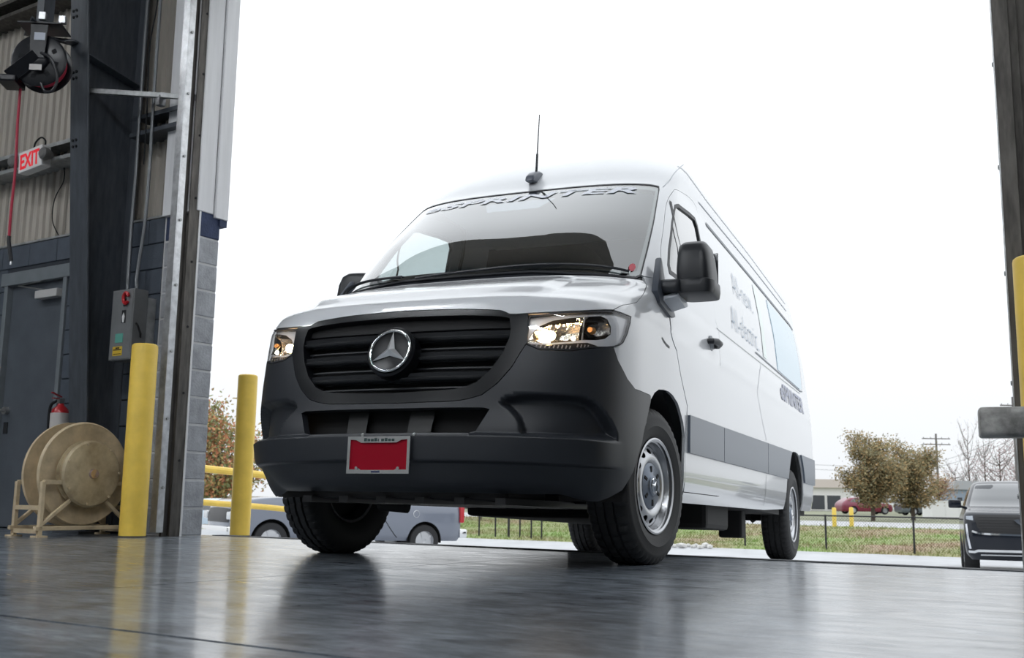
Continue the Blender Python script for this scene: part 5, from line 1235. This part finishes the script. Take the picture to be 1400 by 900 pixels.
# ------------------------------------------------------------------ trees
def foliage_tree(name, lab, base, H, crw, cols, nleaf, leaf, trunk_r, zb=.25, group=None, lean=0.0, seed=1, bare=False, nbr=26):
    rn = random.Random(seed); r = empty(name, base); tag(r, lab, 'tree', group)
    M_bark = mat('bark', (.09, .07, .055), .9, var=.3, vscale=8)
    tr = MB(); top = Vector((lean, 0, H * .78)); tr.tube(catmull([(0, 0, -.2), (lean * .2, 0, H * .25), (lean * .6, .03, H * .55), top], 5), [trunk_r * (1 - .75 * i / 15) for i in range(16)], 8)
    tr.build('trunk', M_bark, r)
    tips = []; br = MB()
    for i in range(nbr):
        f = rn.uniform(.18, .78); s0 = Vector((lean * f, 0, H * f)); an = i * 2.4 + rn.uniform(-.5, .5)
        rad = crw * (1 - abs(f - .35) * .9) * rn.uniform(.7, 1.05); up = H * rn.uniform(.12, .30)
        e = s0 + Vector((math.cos(an) * rad, math.sin(an) * rad, up)); e.z = min(e.z, H * .98)
        m_ = s0.lerp(e, .5) + Vector((0, 0, -.04 * H)); pts = catmull([s0, m_, e], 4)
        br.tube(pts, [trunk_r * .38 * (1 - .8 * k / 8) for k in range(9)], 5, caps=False)
        for k in range(9): tips.append((Vector(pts[k]), .25 + .75 * k / 8))
        if bare:
            for k in range(7):
                q = Vector(pts[rn.randint(3, 8)]); br.tube([q, q + Vector((rn.uniform(-1, 1) * rad * .35, rn.uniform(-1, 1) * rad * .35, rn.uniform(.2, .9) * H * .12))], [trunk_r * .10, trunk_r * .03], 4, caps=False)
    br.build('branches', M_bark, r)
    if nleaf:
        per = nleaf // len(cols)
        for ci, c in enumerate(cols):
            fm = MB()
            for i in range(per):
                q, wgt = rn.choice(tips)
                if rn.random() > wgt: continue
                sd = crw * .17; q = q + Vector((rn.gauss(0, sd), rn.gauss(0, sd), rn.gauss(0, sd * .9)))
                if q.z < zb * H * .6: continue
                a = Vector((rn.uniform(-1, 1), rn.uniform(-1, 1), rn.uniform(-1, 1))).normalized(); b = a.orthogonal().normalized(); l = leaf * rn.uniform(.6, 1.3)
                fm.add([q + a * l, q + b * l * .55, q - a * l, q - b * l * .55], [(0, 1, 2, 3)])
            tag(fm.build('foliage', mat('leaf_%s_%d' % (name, ci), c, .85, var=.25, vscale=3), r, smooth=0, fix=False), kind='stuff')
    return r
BR = [(.33, .225, .10), (.27, .22, .11), (.20, .185, .10)]
def on_land(px, D): p = at_depth(px, 690, D); return Vector((p.x, p.y, -.6))
foliage_tree('autumn_tree', 'brown leaved autumn tree beside the maroon car', on_land(1193, 57), 4.45, 1.5, BR, 26000, .075, .13, group='autumn trees along the road', seed=4, lean=.1)
foliage_tree('autumn_tree', 'fuller brown leaved autumn tree beside the utility pole', on_land(1248, 62), 4.55, 1.75, BR, 28000, .075, .14, group='autumn trees along the road', seed=9, lean=-.1)
foliage_tree('maple_tree', 'orange and green leaved tree beyond the yellow guard rail', Vector((at_depth(298, 640, 52).x, 52, -1.0)), 5.7, 2.3, [(.46, .20, .10), (.34, .26, .10), (.22, .24, .11)], 13000, .10, .16, seed=12, zb=.1)
foliage_tree('shrub_tree', 'small russet shrub at the foot of the utility pole', on_land(1284, 75), 2.9, 1.3, [(.34, .19, .10), (.30, .22, .13)], 3500, .07, .08, seed=15, zb=.1)
for px, D, H, cw, sd, lb in ((1327, 175, 14.5, 2.4, 21, 'tall slender leafless tree rising behind the blue grey house'), (1349, 166, 11.5, 2.3, 22, 'leafless pale tree standing over the parked SUV mirror'),
                         (1370, 140, 10.5, 3.6, 23, 'broad leafless tree with pinkish twigs above the parked SUV'), (1392, 178, 11.0, 3.4, 24, 'broad leafless tree beside the cut off utility pole'), (1308, 190, 9.0, 3.0, 27, 'small leafless tree far behind the slim utility pole')):
    foliage_tree('bare_tree', lb, on_land(px, D), H, cw, [(.42, .33, .33)], 1600 if sd in (23, 24, 25) else 500, .14, .16, group='bare trees far beyond the road', seed=sd, bare=True, nbr=22)
for i in range(5):
    px = 620 + i * 38; p = at_depth(px, 700, 51)
    foliage_tree('hedge_bush', 'dull brown bush on the bank seen under the van', Vector((p.x, 51, bank_z(tdist(p.x, 51)))), 1.4, .5, [(.26, .20, .11), (.20, .19, .10)], 1800, .06, .04, group='bushes seen under the van', seed=40 + i, zb=.0)

# ------------------------------------------------------------------ far buildings, poles, wires
M_bw = mat('building_white', (.74, .73, .72), .7, var=.04)
M_roofp = mat('roof_pale', (.62, .55, .51), .7)
M_win = mat('window_dark', (.05, .055, .065), .15)
def building(px0, px1, D, h, dep, lab, wall_m, roof_m, wins, gable=.9):
    p0, p1 = at_depth(px0, 690, D), at_depth(px1, 690, D); w = p1.x - p0.x
    r = empty('building', (p0.x, D, -.6)); tag(r, lab, 'building')
    MB().box(0, w, 0, dep, 0, h).build('wall', wall_m, r, smooth=0)
    MB().prism([(-.4, h), (w + .4, h), (w + .4, h + .12), (w * .95, h + gable), (w * .05, h + gable), (-.4, h + .12)], lambda x, z: (x, -.4, z), lambda x, z: (x, dep + .4, z)).build('roof', roof_m, r, smooth=0)
    for x0, x1, z0, z1 in wins:
        f = MB().box(x0 * w, x1 * w, -.06, .02, z0, z1).build('window', wall_m, r, smooth=0)
        MB().box(x0 * w + .1, x1 * w - .1, -.09, -.05, z0 + .1, z1 - .1).build('pane', M_win, f, smooth=0)
    return r
building(1060, 1164, 118, 2.55, 9, 'long white building with dark shop windows beyond the fence', M_bw, M_roofp, [(.10, .30, .2, 1.7), (.46, .66, .1, 1.8), (.67, .87, .1, 1.8)])
building(1304, 1346, 150, 3.0, 7, 'small blue grey house behind the parked black car', mat('house_blue', (.30, .36, .45), .7), mat('roof_grey', (.42, .43, .46), .8), [(.1, .3, 1, 2.0), (.6, .8, 1, 2.0)], 1.2)
ww_ = empty('white_container', on_land(1274, 67)); tag(ww_, 'low white container standing on the road by the autumn trees', 'container')
wx = at_depth(1350, 690, 67).x - at_depth(1274, 690, 67).x
MB().box(0, wx, 0, 1.6, 0.02, 1.10).build('wall', mat('container_white', (.80, .80, .80), .6), ww_, smooth=0)
MB().box(-.03, wx + .03, -.03, 1.63, 1.08, 1.14).build('lid', mat('container_white', (0, 0, 0)), ww_, smooth=0)
for k in range(1, 4): MB().box(k * wx / 4 - .03, k * wx / 4 + .03, -.03, 0, .05, 1.05).build('rib', mat('container_white', (0, 0, 0)), ww_, smooth=0)
for px in (1140, 1163.5):
    p = on_land(px, 43.6); o = empty('bollard', (p.x, p.y, bank_z(tdist(p.x, p.y)))); tag(o, 'short yellow bollard at the road edge before white building', 'bollard', 'short yellow bollards at the road edge')
    MB().lathe([(.085, 0), (.085, .72), (.07, .76), (0, .77)], 16, Matrix.Rotation(PI / 2, 4, 'X')).build('post', mat('far_yellow', (.85, .62, .12), .5), o)
M_pole = mat('pole_wood', (.16, .15, .15), .9)
def upole(px, D, top, arms, lab):
    p = on_land(px, D); r = empty('utility_pole', p); tag(r, lab, 'utility pole')
    MB().cyl((0, 0, 0), (0, 0, top), .16, .11, 10).build('pole', M_pole, r)
    for z, w in arms:
        MB().box(-w, w, -.07, .07, z - .06, z + .06).build('crossarm', M_pole, r, smooth=0)
        for x in (-w * .9, -w * .4, w * .4, w * .9): MB().cyl((x, 0, z + .06), (x, 0, z + .2), .05, seg=6).build('insulator', M_zinc_dull, r)
    return p
pa = upole(1284, 130, 9.4, [(8.8, 1.7), (8.1, 1.7)], 'slim utility pole with two crossarms behind the autumn trees')
pb = upole(1393, 100, 11.0, [(10.2, 1.2)], 'utility pole top showing beside the far yellow bollard')
def wire(p, q, sag, lab, r=.022):
    pts = [Vector(p).lerp(Vector(q), t) + Vector((0, 0, -sag * 4 * t * (1 - t))) for t in np.linspace(0, 1, 17)]
    o = MB().tube(pts, r, 5).build('overhead_wire', mat('wire_grey', (.25, .26, .28), .6)); tag(o, lab, 'wire', 'overhead wires between the poles')
wl = at_depth(960, 628, 165)
for z, s_ in ((5.2, .3), (4.6, .3)):
    wire(pa + Vector((0, -.14, z)), (wl.x, wl.y, wl.z + (z - 4.9) * 1.1), s_, 'thin overhead wire running from the slim pole over white building')
for z, zb_ in ((5.4, 7.2), (6.0, 7.9)):
    wire(pa + Vector((0, -.14, z)), pb + Vector((0, -.13, zb_)), .3, 'thin overhead wire between the two utility poles')

# ------------------------------------------------------------------ parked vehicles
M_carglass_d = mat('car_glass_dark', (.03, .035, .04), .04, spec=1.0, coat=1.0)
M_far_tyre = mat('far_tyre', (.015, .015, .017), .7)
def simple_wheel(parent, x, y, R, w=.24, rim=M_rim):
    o = MB().lathe([(R * .62, -w / 2), (R * .95, -w / 2), (R, -w / 2 + .03), (R, w / 2 - .03), (R * .95, w / 2), (R * .62, w / 2)], 28, Matrix.Translation((x, y, R))).build('wheel', M_far_tyre, parent)
    MB().lathe([(0, .3 * w), (R * .2, .36 * w), (R * .58, .3 * w), (R * .63, .48 * w)], 24, Matrix.Translation((x, y, R)) @ (Matrix.Identity(4) if y > 0 else Matrix.Rotation(PI, 4, 'Z'))).build('rim', rim, o)
    for k in range(5):
        a = 2 * PI * k / 5; MB().box(.06, R * .58, min(0, 0), .02, -.03, .03, Matrix.Translation((x, y + (.34 * w - .01) * (1 if y > 0 else -1) - (0 if y > 0 else .02), R)) @ Matrix.Rotation(a, 4, 'Y')).build('spoke', rim, o, smooth=0)
    return o
def cut_arches(parent, body, wheels, w=.34):
    """cut the wheel openings into a closed body and set a plastic liner in each; wheels: (x, y, radius)"""
    cut = MB()
    for x, y, R in wheels:
        sgn = 1 if y > 0 else -1; cut.cyl((x, y - sgn * w, R), (x, y + sgn * .5, R), R * 1.14, seg=28)
    c = cut.build('cutter', None, None, smooth=0); c.parent = parent
    m = body.modifiers.new('cut', 'BOOLEAN'); m.operation = 'DIFFERENCE'; m.object = c; m.solver = 'EXACT'
    me = bpy.data.meshes.new_from_object(body.evaluated_get(bpy.context.evaluated_depsgraph_get())); body.modifiers.remove(m); body.data = me
    bpy.data.objects.remove(c)
    for p in me.polygons: p.use_smooth = True
    me.set_sharp_from_angle(angle=math.radians(40))
    for x, y, R in wheels:
        sgn = 1 if y > 0 else -1; mb = MB(); ts = np.linspace(-.1, PI + .1, 20); N = len(ts); r = R * 1.125
        rows = [[(x + r * math.cos(t), y + sgn * e, R + r * math.sin(t)) for t in ts] for e in (.02, -w + .01)]
        mb.add(rows[0] + rows[1], [(i, i + 1, N + i + 1, N + i) for i in range(N - 1)]); mb.add(rows[1] + [(x, y - sgn * (w - .01), R)], [(i, i + 1, N) for i in range(N - 1)])
        mb.build('wheel_well', M_under, parent, smooth=60, fix=False)

# black SUV outside, nose toward the bay
SUV = Loft([(.30, -.10, .93, -.5, 3.2, -5.20), (.42, -.01, 1.00, -.42, 3.2, -5.28), (.75, .0, 1.03, -.40, 3.4, -5.30), (1.00, -.03, 1.03, -.42, 3.4, -5.30), (1.14, -.07, 1.02, -.45, 3.4, -5.29), (1.20, -.14, 1.00, -.5, 3.6, -5.28),
            (1.235, -.45, .985, -.9, 4.0, -5.28), (1.27, -1.15, .97, -1.7, 4.0, -5.27), (1.33, -1.45, .955, -2.0, 3.6, -5.26), (1.60, -1.88, .87, -2.5, 3.4, -5.22), (1.80, -2.22, .79, -2.8, 3.2, -5.12), (1.87, -2.42, .72, -2.9, 3, -5.0), (1.915, -2.75, .5, -3.1, 2.6, -4.7), (1.93, -3.2, .02, -3.4, 2, -4.2)], .25)
M_suv = mat('suv_black', (.008, .011, .018), .10, spec=.45)
sp_ = at_depth(1397, 700, 20.6); suv = empty('parked_suv', (sp_.x, sp_.y, gz(sp_.x + .9, sp_.y + 2.2)), math.atan2(_f.y, _f.x) + .03)
tag(suv, 'black SUV parked outdoors facing the bay with chrome trim', 'car')
bd0 = SUV.shell('body', M_suv, suv, nz=44); cut_arches(suv, bd0, [(x, y, .40) for x in (-.95, -4.02) for y in (-.99, .99)])
SUV.patch('windscreen', both([(0, 1.335), (.62, 1.335), (.655, 1.36), (.66, 1.78), (.62, 1.82), (0, 1.835)]), M_carglass_d, suv, step=.1, off=.004)
SUV.patch('grille', both([(0, .80), (.33, .80), (.44, .92), (.50, 1.12), (.48, 1.155), (0, 1.165)]), mat('suv_grille', (.010, .010, .011), .5), suv, step=.08, off=.006, th=.02)
for z in np.linspace(.86, 1.12, 6): SUV.ribbon('grille_bar', [(-.42, z), (0, z), (.42, z)], .012, mat('suv_bar', (.02, .02, .022), .4), suv, off=.012)
SUV.ribbon('chrome_bar', [(-.56, .845), (-.40, .80), (0, .785), (.40, .80), (.56, .845)], .035, M_chrome, suv, off=.016)
SUV.ribbon('chrome_bar', [(-.74, .455), (-.56, .45), (-.48, .475), (0, .48), (.48, .475), (.56, .45), (.74, .455)], .045, M_chrome, suv, off=.016)
SUV.ribbon('chrome_bar', [(-.44, .40), (0, .405), (.44, .40)], .022, M_chrome, suv, off=.012)
for sg in (1, -1):
    SUV.patch('headlamp', [(.52, 1.05), (.74, 1.07), (.76, 1.13), (.54, 1.135)], mat('suv_lamp', (.35, .38, .42), .1, metal=.5), suv, step=.05, off=.006, mirror=sg < 0)
    SUV.ribbon('running_light', [(.74, .98), (.70, .75), (.66, .51)], .05, mat('suv_drl', (.75, .77, .82), .15, metal=.6), suv, off=.008, mirror=sg < 0)
    mi = MB().box(-1.75, -1.52, min(sg * 1.03, sg * 1.28), max(sg * 1.03, sg * 1.28), 1.30, 1.47).build('side_mirror', M_suv, suv, bevel=.04, segs=3)
    MB().bar((-1.65, sg * .93, 1.30), (-1.65, sg * 1.06, 1.34), .06, .05).build('mirror_arm', M_suv, mi, smooth=0)
    SUV.patch('side_glass', [(SUV.sX(-2.45, 1.36), 1.36), (SUV.sX(-4.9, 1.36), 1.36), (SUV.sX(-4.8, 1.72), 1.72), (SUV.sX(-2.95, 1.74), 1.74)], M_carglass_d, suv, step=.15, off=.004, mirror=sg < 0)
    for x in (-.95, -4.02): simple_wheel(suv, x, sg * .90, .40, .28)
# shield badge with wings beside it
mb = MB(); mb.prism([(-.15, .05), (-.07, .065), (.07, .065), (.15, .05), (.08, -.02), (.0, -.06), (-.08, -.02)], lambda y, z: (.012, y, 1.02 + z), lambda y, z: (.035, y, 1.02 + z))
bd_ = mb.build('badge', M_chrome, suv, smooth=0)
mb = MB(); mb.prism([(-.06, .045), (.06, .045), (.045, -.01), (0, -.04), (-.045, -.01)], lambda y, z: (.035, y, 1.02 + z), lambda y, z: (.040, y, 1.02 + z)); mb.build('badge_field', mat('badge_dark', (.12, .12, .13), .3, metal=.6), bd_, smooth=0)

# grey pickup, side on
PKD = 26.3
pr_ = at_depth(606, 690, 28.5); PKA = math.radians(33); pk = empty('pickup_truck', (pr_.x - 6.06 * math.cos(PKA), 28.5 - 6.06 * math.sin(PKA), -1.15), PI + PKA)
tag(pk, 'blue grey crew cab pickup parked outdoors behind the yellow rail', 'pickup')
M_pk = mat('pickup_blue_grey', (.17, .19, .235), .22, coat=.8)
PB = Loft([(.42, -.08, .92, -.5, 3.0, -6.02), (.55, .0, .98, -.4, 3.2, -6.06), (.9, .0, 1.01, -.35, 3.4, -6.06), (1.10, -.04, 1.01, -.35, 3.4, -6.05), (1.25, -.10, .99, -.45, 3.6, -6.03), (1.33, -.30, .96, -.8, 4, -6.0), (1.40, -.9, .93, -1.5, 4, -5.97), (1.42, -1.6, .85, -2.2, 3, -5.9)], .16)
PC = Loft([(1.36, -1.65, .96, -2.1, 3.2, -4.15), (1.45, -1.75, .94, -2.2, 3.2, -4.12), (1.75, -2.25, .84, -2.6, 3.2, -4.02), (1.88, -2.45, .78, -2.75, 3.0, -3.92), (1.94, -2.75, .55, -2.95, 2.6, -3.7), (1.95, -3.0, .02, -3.1, 2, -3.4)], .2)
bd0 = PB.shell('body', M_pk, pk, nz=30); cut_arches(pk, bd0, [(x, y, .42) for x in (-.98, -4.98) for y in (-.97, .97)]); PC.shell('cab', M_pk, pk, nz=24)
PC.patch('windscreen', both([(0, 1.45), (.66, 1.46), (.68, 1.8), (.6, 1.86), (0, 1.87)]), M_carglass_d, pk, step=.1, off=.004)
for sg in (1, -1):
    PC.patch('side_window', [(PC.sX(-2.35, 1.47), 1.47), (PC.sX(-3.05, 1.47), 1.47), (PC.sX(-3.05, 1.80), 1.80), (PC.sX(-2.72, 1.80), 1.80)], M_carglass_d, pk, step=.1, off=.004, mirror=sg < 0)
    PC.patch('side_window', [(PC.sX(-3.13, 1.47), 1.47), (PC.sX(-3.88, 1.47), 1.47), (PC.sX(-3.82, 1.80), 1.80), (PC.sX(-3.13, 1.80), 1.80)], M_carglass_d, pk, step=.1, off=.004, mirror=sg < 0)
    PB.ribbon('door_seam', [(PB.sX(-4.22, .5), .5), (PB.sX(-4.22, 1.36), 1.36)], .02, M_black, pk, off=.003, mirror=sg < 0)
    PB.ribbon('door_seam', [(PB.sX(-3.09, .5), .5), (PB.sX(-3.09, 1.36), 1.36)], .012, M_black, pk, off=.003, mirror=sg < 0)
    mi = MB().box(-2.10, -1.95, min(sg * 1.0, sg * 1.2), max(sg * 1.0, sg * 1.2), 1.40, 1.62).build('side_mirror', M_plast, pk, bevel=.03)
    mb = MB(); mb.box(-6.10, -5.98, min(sg * .90, sg * 1.02), max(sg * .90, sg * 1.02), .88, 1.28); mb.build('tail_lamp', mat('tail_red', (.45, .02, .03), .25), pk, bevel=.02)
    MB().box(-.42, .012, min(sg * .70, sg * .99), max(sg * .70, sg * .99), .86, 1.05).build('headlamp', mat('pk_lamp', (.62, .64, .66), .15, metal=.4), pk, bevel=.05)
    mb = MB(); p, n = PB.surf(np.array([PB.sX(-4.72, 1.08)]), np.array([1.08]), .002); c = p[0] * [1, sg, 1]
    MB().lathe([(.088, 0.0), (.085, .004 * sg), (.08, .004 * sg)], 24, Matrix.Translation(Vector(c))).build('fuel_flap_ring', M_chrome, pk)
    for x in (-.98, -4.98): simple_wheel(pk, x, sg * .86, .41, .28)
MB().box(-6.22, -6.0, -.98, .98, .50, .72).build('rear_bumper', M_chrome, pk, bevel=.04)
MB().box(-.10, .06, -.95, .95, .46, .72).build('front_bumper', M_chrome, pk, bevel=.05)
PB.patch('grille', both([(0, .80), (.42, .80), (.46, 1.10), (0, 1.13)]), mat('pk_grille', (.01, .01, .012), .4), pk, step=.1, off=.01, th=.02)

# cars beyond the fence
def far_car(px, D, rz, col, lab, L_=4.5):
    r = empty('parked_car', on_land(px, D), rz); tag(r, lab, 'car', 'cars parked across the road')
    k = L_ / 4.5
    LF = Loft([(.22, -.06, .80, -.4, 3, -L_ + .06), (.40, 0, .88, -.35, 3, -L_), (.70, -.04, .90, -.4, 3.2, -L_), (.86, -.22 * k, .88, -.7 * k, 3.4, -L_ + .05), (.96, -1.15 * k, .84, -1.6 * k, 3.4, -L_ + .12), (1.25, -1.75 * k, .72, -2.1 * k, 3, -L_ + .55), (1.40, -2.1 * k, .55, -2.4 * k, 2.6, -L_ + .95), (1.42, -2.4 * k, .02, -2.6 * k, 2, -L_ + 1.4)], .2)
    bd0 = LF.shell('body', mat('car_%s' % '_'.join('%02d' % int(c * 99) for c in col), col, .25, coat=.6), r, nz=22); cut_arches(r, bd0, [(x, y, .32) for x in (-.85, -L_ + .95) for y in (-.86, .86)])
    LF.patch('windscreen', both([(0, 1.0), (.6, 1.0), (.6, 1.28), (0, 1.32)]), M_carglass_d, r, step=.12, off=.006)
    for sg in (1, -1):
        LF.patch('side_window', [(LF.sX(-1.9 * k, 1.0), 1.0), (LF.sX(-L_ + .7, 1.0), 1.0), (LF.sX(-L_ + 1.0, 1.27), 1.27), (LF.sX(-2.25 * k, 1.27), 1.27)], M_carglass_d, r, step=.15, off=.006, mirror=sg < 0)
        for x in (-.85, -L_ + .95): simple_wheel(r, x, sg * .77, .32, .2)
    return r
far_car(1216, 92, math.radians(8), (.20, .02, .05), 'maroon car parked across the road behind the autumn trees', 4.6)
far_car(1246, 100, math.radians(-4), (.72, .73, .74), 'white car parked across the road between the autumn trees', 3.6)
far_car(1276, 88, math.radians(5), (.11, .13, .15), 'dark grey car parked across the road beside white container', 3.0)
lc = at_depth(262, 690, 38); o_ = far_car(1000, 92, math.radians(182), (.50, .60, .68), 'pale blue car parked outdoors beyond the blue grey pickup', 4.6)
o_.location = (lc.x - 2.0, 38.5, 0); seat(o_, -.85, -3.65); o_['group'] = 'cars parked outdoors'
seat(pk, -.98, -4.98); seat(suv, -.95, -4.02)
